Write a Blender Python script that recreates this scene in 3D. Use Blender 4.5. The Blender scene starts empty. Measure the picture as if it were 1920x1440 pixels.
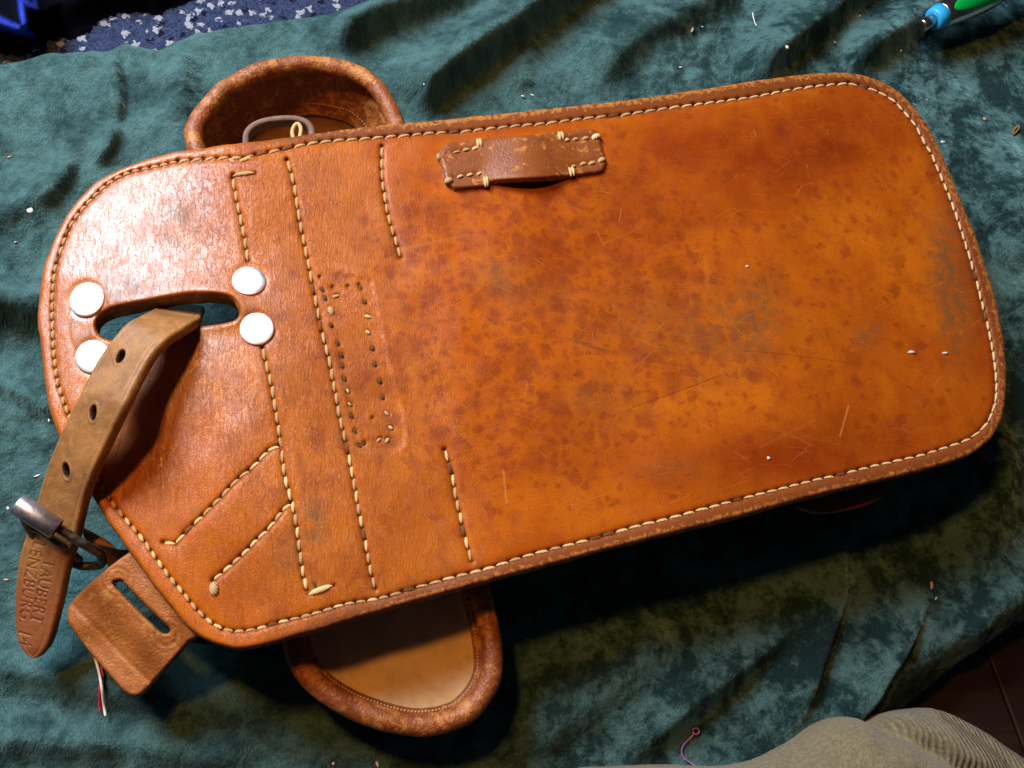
import bpy, bmesh, math, random
import numpy as np
from mathutils import Vector, Matrix
from mathutils.geometry import delaunay_2d_cdt

random.seed(7)
rng = np.random.default_rng(11)
scene = bpy.context.scene
COL = scene.collection

# ------------------------------------------------------------------ camera
HFOV = math.radians(54.0)
FP = 960.0 / math.tan(HFOV / 2)
FWD = np.array([0.22, 0.34, -1.0]); FWD /= np.linalg.norm(FWD)
RGT = np.array([1.0, 0, 0]) - FWD[0] * FWD; RGT /= np.linalg.norm(RGT)
UPV = np.cross(RGT, FWD)
CAM = np.array([0, 0, 0.065]) - FWD * 0.40
cam = bpy.data.objects.new('camera', bpy.data.cameras.new('camera'))
cam.data.sensor_width = 36.0
cam.data.angle = HFOV
cam.data.clip_start = 0.01
cam.data.clip_end = 50.0
cam.matrix_world = Matrix(((RGT[0], UPV[0], -FWD[0], CAM[0]),
                           (RGT[1], UPV[1], -FWD[1], CAM[1]),
                           (RGT[2], UPV[2], -FWD[2], CAM[2]),
                           (0, 0, 0, 1)))
COL.objects.link(cam)
scene.camera = cam

# ------------------------------------------------------------------ world, lamps, exposure
world = bpy.data.worlds.new('World'); scene.world = world
world.use_nodes = True
bg = world.node_tree.nodes['Background']
bg.inputs[0].default_value = (0.62, 0.72, 1.0, 1)
bg.inputs[1].default_value = 0.024

def area_lamp(name, loc, target, sx, sy, power, col):
    l = bpy.data.lights.new(name, 'AREA'); l.shape = 'RECTANGLE'
    l.size = sx; l.size_y = sy; l.energy = power; l.color = col
    o = bpy.data.objects.new(name, l); COL.objects.link(o)
    d = Vector(target) - Vector(loc)
    o.matrix_world = Matrix.Translation(Vector(loc)) @ d.to_track_quat('-Z', 'Y').to_matrix().to_4x4()
    return o
# daylight from a window up and to the left, and a weak warm ceiling bulb
area_lamp('window_light', (-0.58, 0.61, 0.76), (-0.02, 0.02, 0.03), 0.42, 0.46, 25.0, (0.74, 0.87, 1.0))
area_lamp('ceiling_bulb', (-0.42, 0.27, 1.10), (0.0, 0, 0), 0.10, 0.10, 7.0, (1.0, 0.42, 0.08))
scene.cycles.adaptive_threshold = 0.02
scene.cycles.max_bounces = 5
scene.cycles.diffuse_bounces = 3
scene.cycles.glossy_bounces = 3
scene.cycles.sample_clamp_indirect = 4.0
scene.view_settings.view_transform = 'Standard'
scene.view_settings.look = 'None'
scene.view_settings.exposure = 0.0
scene.view_settings.gamma = 1.0
scene.view_settings.use_curve_mapping = False

# ------------------------------------------------------------------ projection and mesh helpers
def P(px, py, z):
    """a point of the photograph (1920 x 1440) put at height z above the cloth"""
    px = np.asarray(px, float); py = np.asarray(py, float); z = np.asarray(z, float)
    px, py, z = np.broadcast_arrays(px, py, z)
    ray = FWD + ((px - 960) / FP)[..., None] * RGT - ((py - 720) / FP)[..., None] * UPV
    t = (z - CAM[2]) / ray[..., 2]
    return CAM + ray * t[..., None]

def smooth(a, b, x):
    t = np.clip((x - a) / (b - a), 0, 1)
    return t * t * (3 - 2 * t)

def catmull(pts, n, closed=False):
    """pts (k,d) -> n samples even in arc length along a Catmull-Rom curve"""
    pts = np.asarray(pts, float)
    k = len(pts)
    if closed:
        q = np.vstack([pts[-1], pts, pts[0], pts[1]]); m = k
    else:
        q = np.vstack([2 * pts[0] - pts[1], pts, 2 * pts[-1] - pts[-2]]); m = k - 1
    out = []
    for i in range(m):
        p0, p1, p2, p3 = q[i:i + 4]
        for t in np.linspace(0, 1, 16, endpoint=False):
            out.append(0.5 * ((2 * p1) + (p2 - p0) * t + (2 * p0 - 5 * p1 + 4 * p2 - p3) * t * t + (3 * p1 - p0 - 3 * p2 + p3) * t ** 3))
    out.append(pts[0] if closed else pts[-1])
    out = np.array(out)
    s = np.concatenate([[0], np.cumsum(np.linalg.norm(np.diff(out, axis=0), axis=1))])
    u = np.linspace(0, s[-1], n + 1 if closed else n)
    if closed: u = u[:-1]
    return np.stack([np.interp(u, s, out[:, j]) for j in range(out.shape[1])], 1)

def plen(pts):
    return float(np.linalg.norm(np.diff(np.asarray(pts, float), axis=0), axis=1).sum())

def seg_dist(p, poly, closed=False):
    """distance of points p (n,2) to a polyline"""
    poly = np.asarray(poly, float)
    if closed: poly = np.vstack([poly, poly[0]])
    X = np.ascontiguousarray(p[:, 0], np.float32); Y = np.ascontiguousarray(p[:, 1], np.float32)
    best = np.full(len(p), 1e18, np.float32)
    for (ax, ay), (bx, by) in zip(poly[:-1].tolist(), poly[1:].tolist()):
        dx, dy = bx - ax, by - ay; L = dx * dx + dy * dy + 1e-9
        ex = X - np.float32(ax); ey = Y - np.float32(ay)
        t = ex * np.float32(dx / L); t += ey * np.float32(dy / L)
        np.maximum(t, 0, out=t); np.minimum(t, 1, out=t)
        ex -= t * np.float32(dx); ey -= t * np.float32(dy)
        ex *= ex; ey *= ey; ex += ey
        np.minimum(best, ex, out=best)
    return np.sqrt(best).astype(float)

def inside(p, poly):
    x, y = p[:, 0], p[:, 1]
    r = np.zeros(len(p), bool)
    q = np.asarray(poly, float)
    for (x1, y1), (x2, y2) in zip(q, np.roll(q, -1, 0)):
        c = (y1 > y) != (y2 > y)
        if not c.any(): continue
        r ^= c & (x < (x2 - x1) * (y - y1) / (y2 - y1 + 1e-30) + x1)
    return r

_perm = rng.permutation(512)
def vnoise(x, y, seed=0):
    """smooth 2-D value noise, about -1..1"""
    x = np.asarray(x, float) + seed * 17.31; y = np.asarray(y, float) - seed * 9.77
    xi = np.floor(x).astype(int); yi = np.floor(y).astype(int)
    fx = x - xi; fy = y - yi
    fx = fx * fx * (3 - 2 * fx); fy = fy * fy * (3 - 2 * fy)
    def h(i, j): return _perm[(_perm[i & 511] + j) & 511] / 255.5 - 1
    a = h(xi, yi) * (1 - fx) + h(xi + 1, yi) * fx
    b = h(xi, yi + 1) * (1 - fx) + h(xi + 1, yi + 1) * fx
    return a * (1 - fy) + b * fy

def tag(o, label=None, cat=None, group=None, kind=None):
    if label: o['label'] = label
    if cat: o['category'] = cat
    if group: o['group'] = group
    if kind: o['kind'] = kind
    return o

def empty(name, loc, label, cat, group=None):
    o = bpy.data.objects.new(name, None); COL.objects.link(o)
    o.location = Vector([float(c) for c in loc]); o.empty_display_size = 0.02
    return tag(o, label, cat, group)

def root_of(o):
    while o.parent is not None: o = o.parent
    return o

def mk(name, verts, faces, mats, parent=None, smooth_=True, midx=None, attrs=None):
    """one mesh object; verts are in world metres"""
    verts = np.asarray(verts, float)
    org = np.array(root_of(parent).location) if parent is not None else np.zeros(3)
    me = bpy.data.meshes.new(name)
    if parent is None:
        org = np.array([verts[:, 0].mean(), verts[:, 1].mean(), verts[:, 2].min()])
    me.from_pydata((verts - org).tolist(), [], [tuple(int(i) for i in f) for f in faces])
    for m in (mats if isinstance(mats, (list, tuple)) else [mats]): me.materials.append(m)
    if midx is not None: me.polygons.foreach_set('material_index', np.asarray(midx, np.int32))
    if smooth_: me.polygons.foreach_set('use_smooth', np.ones(len(me.polygons), bool))
    if attrs:
        for an, av in attrs.items():
            av = np.asarray(av, np.float32)
            if av.ndim == 2:
                a = me.attributes.new(an, 'FLOAT_COLOR', 'POINT'); a.data.foreach_set('color', av.ravel())
            else:
                a = me.attributes.new(an, 'FLOAT', 'POINT'); a.data.foreach_set('value', av)
    me.update()
    o = bpy.data.objects.new(name, me); COL.objects.link(o)
    if parent is not None: o.parent = parent
    else: o.location = Vector(org.tolist())
    return o

def fill(outline, holes, step, extra=None, ring=(2.5, 6.0)):
    """triangulated sheet in pixel space: returns pts (n,2), tris, boundary edges (directed)"""
    outline = np.asarray(outline, float)
    lo = outline.min(0); hi = outline.max(0)
    gx, gy = np.meshgrid(np.arange(lo[0], hi[0], step), np.arange(lo[1], hi[1], step))
    g = np.stack([gx.ravel(), gy.ravel()], 1)
    g[:, 0] += ((gy.ravel() / step).astype(int) % 2) * step * 0.5
    cand = [g]
    if extra is not None and len(extra): cand.append(np.asarray(extra, float))
    g = np.vstack(cand)
    thin = outline[::3] if len(outline) > 400 else outline
    g = g[inside(g, thin)]
    for h in holes: g = g[~inside(g, h)]
    loops = [outline] + [np.asarray(h, float) for h in holes]
    dmin = np.full(len(g), 1e9)
    for lp in loops: dmin = np.minimum(dmin, seg_dist(g, lp[::3] if len(lp) > 400 else lp, True))
    g = g[dmin > ring[-1] + step * 0.45]
    rings = []
    for k, lp in enumerate(loops):
        t = np.roll(lp, -1, 0) - np.roll(lp, 1, 0)
        t /= np.linalg.norm(t, axis=1)[:, None] + 1e-12
        nrm = np.stack([-t[:, 1], t[:, 0]], 1)
        test = lp + nrm * 1.0
        inn = inside(test, outline).mean() > 0.5 if k == 0 else not (inside(test, lp).mean() > 0.5)
        if not inn: nrm = -nrm
        for r in ring:
            rr = lp + nrm * r
            ok = inside(rr, outline)
            for h in holes: ok &= ~inside(rr, h)
            dd = np.full(len(rr), 1e9)
            for l2 in loops: dd = np.minimum(dd, seg_dist(rr, l2, True))
            rings.append(rr[ok & (dd > r * 0.8)])
    pts = np.vstack([g] + rings); n = len(pts)
    edges = []
    for lp in loops:
        m = len(lp)
        edges += [(n + i, n + (i + 1) % m) for i in range(m)]
        pts = np.vstack([pts, lp]); n += m
    r = delaunay_2d_cdt([Vector((float(a), float(b))) for a, b in pts], edges, [], 2, 1e-4)
    v = np.array([(q.x, q.y) for q in r[0]])
    tri = np.array([f for f in r[2] if len(f) == 3])
    c = v[tri].mean(1)
    keep = inside(c, outline) if len(outline) < 400 else np.ones(len(c), bool)
    for h in holes: keep &= ~inside(c, h)
    tri = tri[keep]
    a = v[tri[:, 1]] - v[tri[:, 0]]; b = v[tri[:, 2]] - v[tri[:, 0]]
    cr = a[:, 0] * b[:, 1] - a[:, 1] * b[:, 0]
    # image y runs down: make faces look up in the world
    tri[cr > 0] = tri[cr > 0][:, ::-1]
    cnt = {}
    for f in tri:
        for i in range(3):
            cnt[(f[i], f[(i + 1) % 3])] = 1
    bnd = [e for e in cnt if (e[1], e[0]) not in cnt]
    return v, tri, bnd

def plate(name, outline, holes, zfun, thick, step, mats, parent, extra=None, bulge=0.0004, attrfun=None, ring=(2.5, 6.0), anchor=None):
    """leather plate: shaped upper face, rounded side wall (material slot 1) and underside.
    anchor: function giving the height at which the outline's pixels are read (default zfun)."""
    v, tri, bnd = fill(outline, holes, step, extra, ring)
    used = np.unique(tri)
    z = zfun(v)
    za = z if anchor is None else anchor(v)
    top = P(v[:, 0], v[:, 1], za); top[:, 2] = z
    n = len(v)
    verts = [top]
    faces = [tuple(f) for f in tri]; mi = [0] * len(faces)
    bidx = sorted({e[0] for e in bnd} | {e[1] for e in bnd})
    pos = {b: i for i, b in enumerate(bidx)}
    # outward direction for the bulge of the cut edge
    out = np.zeros((len(bidx), 2))
    for a, b in bnd:
        d = top[b, :2] - top[a, :2]; nn = np.array([d[1], -d[0]]); nn /= np.linalg.norm(nn) + 1e-12
        out[pos[a]] += nn; out[pos[b]] += nn
    out /= np.linalg.norm(out, axis=1)[:, None] + 1e-12
    base = n
    lev = [(0.0, 0.0), (0.25, 0.75), (0.6, 1.0), (0.9, 0.5)]
    for f, bl in lev:
        q = top[bidx].copy(); q[:, 2] -= thick * f; q[:, :2] += out * bulge * bl
        verts.append(q)
    m = len(bidx)
    low = top.copy(); low[:, 2] -= thick
    verts.append(low)
    lowbase = base + m * len(lev)
    for a, b in bnd:
        ia, ib = pos[a], pos[b]
        for k in range(len(lev) - 1):
            faces.append((base + k * m + ib, base + k * m + ia, base + (k + 1) * m + ia, base + (k + 1) * m + ib)); mi.append(1)
        k = len(lev) - 1
        faces.append((base + k * m + ib, base + k * m + ia, lowbase + a, lowbase + b)); mi.append(1)
    faces += [(lowbase + f[2], lowbase + f[1], lowbase + f[0]) for f in tri]; mi += [1] * len(tri)
    V = np.vstack(verts)
    at = None
    if attrfun is not None:
        src = attrfun(v)
        at = {}
        for kk, vv in src.items():
            at[kk] = np.concatenate([vv] + [vv[bidx]] * len(lev) + [vv])
    if len(mats) == 1: mi = [0] * len(mi)
    return mk(name, V, faces, mats, parent, True, mi, at)

def tube(path, rad, seg=10, caps=True, squash=None, rect=None, closed=False):
    """verts, faces of a tube along 3-D path; rad scalar or per point"""
    path = np.asarray(path, float); n = len(path)
    rad = np.broadcast_to(np.asarray(rad, float), (n,))
    if closed: T = np.roll(path, -1, 0) - np.roll(path, 1, 0)
    else: T = np.gradient(path, axis=0)
    T /= np.linalg.norm(T, axis=1)[:, None] + 1e-12
    up = np.array([0, 0, 1.0])
    if abs(T[0] @ up) > 0.9: up = np.array([0, 1.0, 0])
    V = []
    N = up - (up @ T[0]) * T[0]; N /= np.linalg.norm(N)
    for i in range(n):
        N = N - (N @ T[i]) * T[i]; N /= np.linalg.norm(N) + 1e-12
        B = np.cross(T[i], N)
        for k in range(seg):
            a = 2 * math.pi * k / seg
            ca, sa = math.cos(a), math.sin(a)
            if rect:
                w, h = rect
                e = 0.35
                ca = math.copysign(abs(ca) ** e, ca) * h; sa = math.copysign(abs(sa) ** e, sa) * w
                V.append(path[i] + N * ca + B * sa)
            else:
                sq = squash or 1.0
                V.append(path[i] + (N * ca * sq + B * sa) * rad[i])
    F = []
    for i in range(n if closed else n - 1):
        j = (i + 1) % n
        for k in range(seg):
            k2 = (k + 1) % seg
            F.append((i * seg + k, i * seg + k2, j * seg + k2, j * seg + k))
    if caps and not closed:
        F.append(tuple(range(seg - 1, -1, -1))); F.append(tuple((n - 1) * seg + k for k in range(seg)))
    return np.array(V), F

def join(parts):
    V = []; F = []; o = 0
    for v, f in parts:
        V.append(np.asarray(v)); F += [tuple(int(i) + o for i in q) for q in f]; o += len(v)
    return np.vstack(V), F

# ------------------------------------------------------------------ materials
class NT:
    def __init__(s, name, dim='3D'):
        s.dim = dim
        s.m = bpy.data.materials.new(name); s.m.use_nodes = True
        s.t = s.m.node_tree; s.b = s.t.nodes['Principled BSDF']
        s.tc = s.t.nodes.new('ShaderNodeTexCoord'); s.obj = s.tc.outputs['Object']
    def n(s, kind, **kw):
        nd = s.t.nodes.new(kind)
        for k, v in kw.items(): setattr(nd, k, v)
        return nd
    def put(s, sock, v):
        if isinstance(v, bpy.types.NodeSocket): s.t.links.new(v, sock)
        elif v is not None:
            if sock.type == 'RGBA' and len(v) == 3: v = (*v, 1)
            sock.default_value = v
    def math(s, op, a, b=None, c=None, clamp=False):
        nd = s.n('ShaderNodeMath', operation=op, use_clamp=clamp)
        for i, v in enumerate((a, b, c)):
            if v is not None: s.put(nd.inputs[i], v)
        return nd.outputs[0]
    def vec(s, op, a, b=None):
        nd = s.n('ShaderNodeVectorMath', operation=op)
        s.put(nd.inputs[0], a)
        if b is not None: s.put(nd.inputs[1], b)
        return nd
    def mapping(s, scale=(1, 1, 1), rot=(0, 0, 0), loc=(0, 0, 0), src=None):
        nd = s.n('ShaderNodeMapping'); s.put(nd.inputs[0], src or s.obj)
        nd.inputs[1].default_value = loc; nd.inputs[2].default_value = rot; nd.inputs[3].default_value = scale
        return nd.outputs[0]
    def noise(s, scale, detail=4, rough=0.55, dist=0.0, src=None):
        nd = s.n('ShaderNodeTexNoise', noise_dimensions=s.dim); s.put(nd.inputs['Vector'], src or s.obj)
        nd.inputs['Scale'].default_value = scale; nd.inputs['Detail'].default_value = detail
        nd.inputs['Roughness'].default_value = rough; nd.inputs['Distortion'].default_value = dist
        return nd.outputs['Fac']
    def voro(s, scale, feature='F1', rnd=1.0, src=None):
        nd = s.n('ShaderNodeTexVoronoi', feature=feature, voronoi_dimensions=s.dim); s.put(nd.inputs['Vector'], src or s.obj)
        nd.inputs['Scale'].default_value = scale; nd.inputs['Randomness'].default_value = rnd
        return nd
    def ramp(s, x, a, b, lo=0.0, hi=1.0):
        nd = s.n('ShaderNodeMapRange', interpolation_type='SMOOTHSTEP')
        s.put(nd.inputs[0], x); nd.inputs[1].default_value = a; nd.inputs[2].default_value = b
        nd.inputs[3].default_value = lo; nd.inputs[4].default_value = hi
        return nd.outputs[0]
    def mix(s, f, a, b, blend='MIX'):
        nd = s.n('ShaderNodeMix', data_type='RGBA', blend_type=blend)
        s.put(nd.inputs['Factor'], f); s.put(nd.inputs[6], a); s.put(nd.inputs[7], b)
        return nd.outputs[2]
    def attr(s, name):
        return s.n('ShaderNodeAttribute', attribute_name=name)
    def bump(s, h, strength, dist, nrm=None):
        nd = s.n('ShaderNodeBump'); s.put(nd.inputs['Height'], h)
        s.put(nd.inputs['Strength'], strength); nd.inputs['Distance'].default_value = dist
        if nrm is not None: s.put(nd.inputs['Normal'], nrm)
        return nd.outputs[0]
    def fin(s, base, rough, nrm=None, **kw):
        s.put(s.b.inputs['Base Color'], base); s.put(s.b.inputs['Roughness'], rough)
        if nrm is not None: s.put(s.b.inputs['Normal'], nrm)
        for k, v in kw.items(): s.put(s.b.inputs[k], v)
        return s.m

def simple(name, col, rough=0.6, metal=0.0, var=0.25, scale=300, bump=0.0, **kw):
    s = NT(name)
    nz = s.noise(scale, 4)
    c2 = tuple(max(0, c * (1 - var)) for c in col)
    c1 = tuple(min(1, c * (1 + var)) for c in col)
    nr = s.bump(s.noise(scale * 3, 3), bump, 0.0004) if bump else None
    kw.setdefault('Metallic', metal)
    return s.fin(s.mix(s.ramp(nz, 0.3, 0.7), c2, c1), rough, nr, **kw)

# stitched-panel leather; scratches are given as segments in object metres
def leather_panel(scratches):
    s = NT('tan_saddle_leather', '2D')
    at = s.attr('mask'); sp = s.n('ShaderNodeSeparateColor'); s.put(sp.inputs[0], at.outputs['Color'])
    red, grime, wrk = sp.outputs[0], sp.outputs[1], sp.outputs[2]
    wear = at.outputs['Alpha']
    spotd = s.attr('spots').outputs['Fac']
    n1 = s.noise(26, 4, 0.6, 0.4); n2 = s.noise(110, 5, 0.65, 0.3); n3 = s.noise(1500, 3, 0.7)
    base = s.mix(s.ramp(n1, 0.3, 0.72), (0.53, 0.134, 0.005), (0.44, 0.092, 0.003))
    base = s.mix(s.math('MULTIPLY', s.ramp(n2, 0.42, 0.72), 0.45), base, (0.27, 0.046, 0.003))
    base = s.mix(s.math('MULTIPLY', red, s.ramp(s.noise(45, 5, 0.65), 0.25, 0.75, 0.65, 1.25)), base, (0.22, 0.026, 0.002))
    base = s.mix(s.math('MULTIPLY', wrk, 0.45), base, (0.46, 0.140, 0.010))
    base = s.mix(s.math('MULTIPLY', wrk, s.ramp(s.noise(60, 5, 0.7, 0.5, s.mapping((1.6, 0.7, 1), (0, 0, 0.2))), 0.45, 0.70, 0.0, 0.75)), base, (0.25, 0.052, 0.005))
    base = s.mix(s.math('MULTIPLY', wrk, s.ramp(s.noise(1.0, 4, 0.7, 0.4, s.mapping((900, 190, 900), (0, 0, math.radians(-12)))), 0.48, 0.68, 0.0, 0.42)), base, (0.22, 0.050, 0.006))
    # round dark-red stains in two sizes
    wob = s.vec('SCALE', s.n('ShaderNodeTexNoise').outputs['Color'])
    nt = [k for k in s.t.nodes if k.bl_idname == 'ShaderNodeTexNoise'][-1]
    s.put(nt.inputs['Vector'], s.obj); nt.inputs['Scale'].default_value = 300
    wob.inputs['Scale'].default_value = 0.0055
    pw = s.vec('ADD', s.obj, wob.outputs[0]).outputs[0]
    for sc, r0, r1, k in ((115, 0.12, 0.46, 0.60), (240, 0.10, 0.44, 0.54), (62, 0.10, 0.36, 0.55)):
        v = s.voro(sc, src=s.vec('ADD', pw, (sc * 0.013, sc * 0.007, 0)).outputs[0])
        sc3 = s.n('ShaderNodeSeparateColor'); s.put(sc3.inputs[0], v.outputs['Color'])
        rr = s.math('MULTIPLY_ADD', sc3.outputs[0], r1 - r0, r0)
        msk = s.ramp(s.math('SUBTRACT', rr, v.outputs['Distance']), -0.16, 0.26)
        on = s.math('GREATER_THAN', s.math('MULTIPLY', spotd, 1.0), s.math('MULTIPLY', sc3.outputs[1], 0.95))
        msk = s.math('MULTIPLY', s.math('MULTIPLY', msk, on), k)
        msk = s.math('MULTIPLY', msk, s.ramp(n3, 0.25, 0.6, 0.55, 1.0))
        base = s.mix(msk, base, (0.19, 0.028, 0.006))
    base = s.mix(s.ramp(n3, 0.25, 0.75, 0.0, 0.24), base, (0.20, 0.030, 0.002))
    base = s.mix(s.math('MULTIPLY', s.ramp(s.noise(75, 5, 0.72, 0.8), 0.50, 0.70), 0.24), base, (0.25, 0.034, 0.003))
    # grey-brown grime
    base = s.mix(s.math('MULTIPLY', grime, s.ramp(s.noise(160, 5, 0.75), 0.3, 0.62)), base, (0.185, 0.072, 0.018))
    base = s.mix(s.math('MULTIPLY', s.ramp(s.noise(300, 4, 0.8, 1.0), 0.60, 0.76), 0.28), base, (0.17, 0.060, 0.015))
    base = s.mix(s.math('MULTIPLY', s.ramp(s.noise(1300, 3, 0.7), 0.66, 0.76), 0.5), base, (0.10, 0.026, 0.006))
    # fine pale scuffs in two directions
    for rz, th in ((0.5, 0.009), (2.1, 0.007), (1.2, 0.006)):
        mp = s.mapping((26, 150, 26), (0, 0, rz), (rz, 0, 0))
        d = s.voro(1.0, 'DISTANCE_TO_EDGE', 1.0, mp).outputs['Distance']
        ln = s.math('MULTIPLY', s.math('LESS_THAN', d, th), s.ramp(s.noise(70, 2, 0.5, 0, s.mapping((1, 1, 1), (0, 0, 0), (rz, rz, 0))), 0.55, 0.66))
        base = s.mix(s.math('MULTIPLY', ln, 0.30), base, (0.58, 0.23, 0.05))
    # single long scratches
    hs = 0.0
    for (a, b, w, colr, k) in scratches:
        a = Vector((a[0], a[1], 0)); b = Vector((b[0], b[1], 0)); L = (b - a).length; d = (b - a) / L
        xy = s.vec('MULTIPLY', s.vec('ADD', s.obj, s.vec('MULTIPLY', wob.outputs[0], (0.15, 0.15, 0)).outputs[0]).outputs[0], (1, 1, 0)).outputs[0]
        q = s.vec('SUBTRACT', xy, tuple(a)).outputs[0]
        t = s.math('MINIMUM', s.math('MAXIMUM', s.vec('DOT_PRODUCT', q, tuple(d)).outputs['Value'], 0.0), L)
        foot = s.vec('SCALE', tuple(d)); s.put(foot.inputs['Scale'], t)
        dist = s.vec('LENGTH', s.vec('SUBTRACT', q, foot.outputs[0]).outputs[0]).outputs['Value']
        msk = s.math('MULTIPLY', s.ramp(dist, w * 0.4, w * 1.3, 1.0, 0.0), s.ramp(n3, 0.3, 0.55, 0.35, 1.0))
        base = s.mix(s.math('MULTIPLY', msk, k), base, colr)
    hol = s.attr('needle_shade').outputs['Fac']
    base = s.mix(s.math('MULTIPLY', hol, 0.9), base, (0.030, 0.009, 0.004))  # shade inside needle holes and stitch gaps, painted into the colour
    # worn grain along the rim: raw tan showing through and burnished dark flecks
    wn = s.noise(420, 4, 0.7, 0.6)
    base = s.mix(s.math('MULTIPLY', s.ramp(wear, 0.25, 0.65), 0.88), base, (0.17, 0.048, 0.012))
    base = s.mix(s.math('MULTIPLY', s.ramp(s.math('MULTIPLY_ADD', wear, 0.55, wn), 0.95, 1.08), 0.9), base, (0.44, 0.165, 0.032))
    # relief: grain, wrinkles across the bag, orange peel
    grain = s.voro(1500).outputs['Distance']
    mw = s.mapping((1250, 240, 1250), (0, 0, math.radians(-12)))
    wr = s.noise(1.0, 4, 0.6, 0.8, mw)
    mw2 = s.mapping((520, 210, 520), (0, 0, math.radians(10)))
    wr2 = s.noise(1.0, 4, 0.65, 1.2, mw2)
    h = s.math('MULTIPLY_ADD', s.math('MULTIPLY', wr, wrk), 1.3, s.math('MULTIPLY', grain, 0.40))
    h = s.math('MULTIPLY_ADD', s.math('MULTIPLY', wr2, s.math('MULTIPLY', wrk, wrk)), 1.3, h)
    crease = s.math('MULTIPLY', s.ramp(s.math('ABSOLUTE', s.math('SUBTRACT', wr2, 0.5)), 0.0, 0.045, 1.0, 0.0), wrk)
    h = s.math('MULTIPLY_ADD', crease, -0.60, h)
    h = s.math('MULTIPLY_ADD', s.noise(500, 4, 0.65), 0.35, h)
    nr = s.bump(h, 0.55, 0.00030)
    rough = s.math('ADD', s.ramp(n2, 0.3, 0.7, 0.30, 0.44), s.math('MULTIPLY', s.math('ADD', grime, wear), 0.12), clamp=True)
    pol = s.attr('polish').outputs['Fac']
    s.put(s.b.inputs['Coat Weight'], s.math('MULTIPLY', pol, 0.75)); s.put(s.b.inputs['Coat Roughness'], s.ramp(n2, 0.35, 0.65, 0.24, 0.40))
    s.put(s.b.inputs['Coat Normal'], s.bump(s.math('MULTIPLY_ADD', crease, -0.30, s.math('MULTIPLY_ADD', wr2, 1.0, s.math('MULTIPLY', wr, 0.6))), 0.45, 0.00030))
    return s.fin(base, rough, nr, **{'Specular IOR Level': s.math('MULTIPLY_ADD', pol, 0.35, 0.24)})

def leather(name, c1, c2, c3, rough=0.5, flake=0.0, flakecol=(0.5, 0.2, 0.05), sc=1.0, bump=0.5, crack=0.0):
    s = NT(name)
    n1 = s.noise(55 * sc, 5, 0.6, 0.4); n2 = s.noise(240 * sc, 6, 0.7, 0.5)
    base = s.mix(s.ramp(n1, 0.3, 0.7), c1, c2)
    base = s.mix(s.math('MULTIPLY', s.ramp(n2, 0.45, 0.75), 0.7), base, c3)
    if flake:
        fk = s.ramp(s.math('MULTIPLY_ADD', s.noise(130 * sc, 6, 0.80, 0.4), 1.0, s.math('MULTIPLY', s.noise(40 * sc, 3), 0.3)), 0.72 - flake * 0.2, 0.79 - flake * 0.2)
        base = s.mix(fk, base, flakecol)
    h = s.math('MULTIPLY_ADD', s.voro(1100).outputs['Distance'], 0.4, s.noise(420, 6, 0.7))
    if crack:
        d = s.voro(1.0, 'DISTANCE_TO_EDGE', 1.0, s.mapping((260, 200, 260))).outputs['Distance']
        ck = s.ramp(d, 0.0, 0.09, crack, 0.0)
        base = s.mix(s.math('MULTIPLY', ck, s.ramp(n2, 0.35, 0.6)), base, flakecol)
    return s.fin(base, s.ramp(n2, 0.3, 0.7, rough - 0.06, rough + 0.14), s.bump(h, bump, 0.0004), **{'Specular IOR Level': 0.4})

M = {}
M['edge'] = leather('cut_leather_edge', (0.22, 0.085, 0.024), (0.14, 0.045, 0.013), (0.34, 0.15, 0.045), 0.75, 0.3, (0.38, 0.17, 0.05), 2.0, 0.9)
M['gusset'] = leather('brown_gusset_leather', (0.17, 0.045, 0.010), (0.11, 0.028, 0.007), (0.07, 0.018, 0.006), 0.5)
M['rim'] = leather('worn_rolled_leather', (0.27, 0.072, 0.018), (0.18, 0.044, 0.012), (0.34, 0.11, 0.026), 0.40, 0.34, (0.46, 0.18, 0.042), 1.3, 0.9, 0.35)
M['flesh'] = leather('pale_leather_underside', (0.66, 0.46, 0.25), (0.58, 0.39, 0.19), (0.48, 0.30, 0.13), 0.8, 0.0, bump=0.3)
M['strap'] = leather('brown_strap_leather', (0.32, 0.150, 0.042), (0.24, 0.105, 0.030), (0.17, 0.072, 0.026), 0.55, 0.25, (0.40, 0.19, 0.05), 1.2, 0.5)
M['keeper'] = leather('keeper_leather', (0.40, 0.135, 0.024), (0.30, 0.088, 0.016), (0.18, 0.050, 0.012), 0.48, 0.10, (0.42, 0.18, 0.045), 1.6, 0.9)
M['loop'] = leather('belt_loop_leather', (0.26, 0.075, 0.012), (0.20, 0.050, 0.010), (0.13, 0.030, 0.008), 0.40, 0.12, (0.45, 0.17, 0.04), 1.5, 0.5)
M['ring'] = leather('grey_leather_ring', (0.20, 0.12, 0.085), (0.15, 0.085, 0.06), (0.26, 0.16, 0.12), 0.7)
M['floor_brown'] = leather('brown_ear_lining', (0.24, 0.10, 0.032), (0.17, 0.07, 0.022), (0.12, 0.045, 0.016), 0.7)
M['suede'] = leather('brown_suede_edge', (0.20, 0.095, 0.036), (0.13, 0.060, 0.024), (0.08, 0.035, 0.015), 0.85, 0.2, (0.30, 0.15, 0.06), 2.5, 1.0)
M['dark'] = simple('dark_needle_hole', (0.012, 0.005, 0.003), 0.9)
M['pinkthread'] = simple('pink_thread', (0.42, 0.14, 0.50), 0.8)
M['redthread'] = simple('red_thread', (0.55, 0.02, 0.06), 0.7)
M['whitethread'] = simple('white_thread', (0.75, 0.70, 0.58), 0.8)
M['crumbw'] = simple('white_lint', (0.75, 0.74, 0.70), 0.8)
M['crumbt'] = simple('tan_crumb', (0.55, 0.36, 0.20), 0.8)
M['shaving'] = simple('leather_shaving', (0.30, 0.14, 0.05), 0.8)

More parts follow.
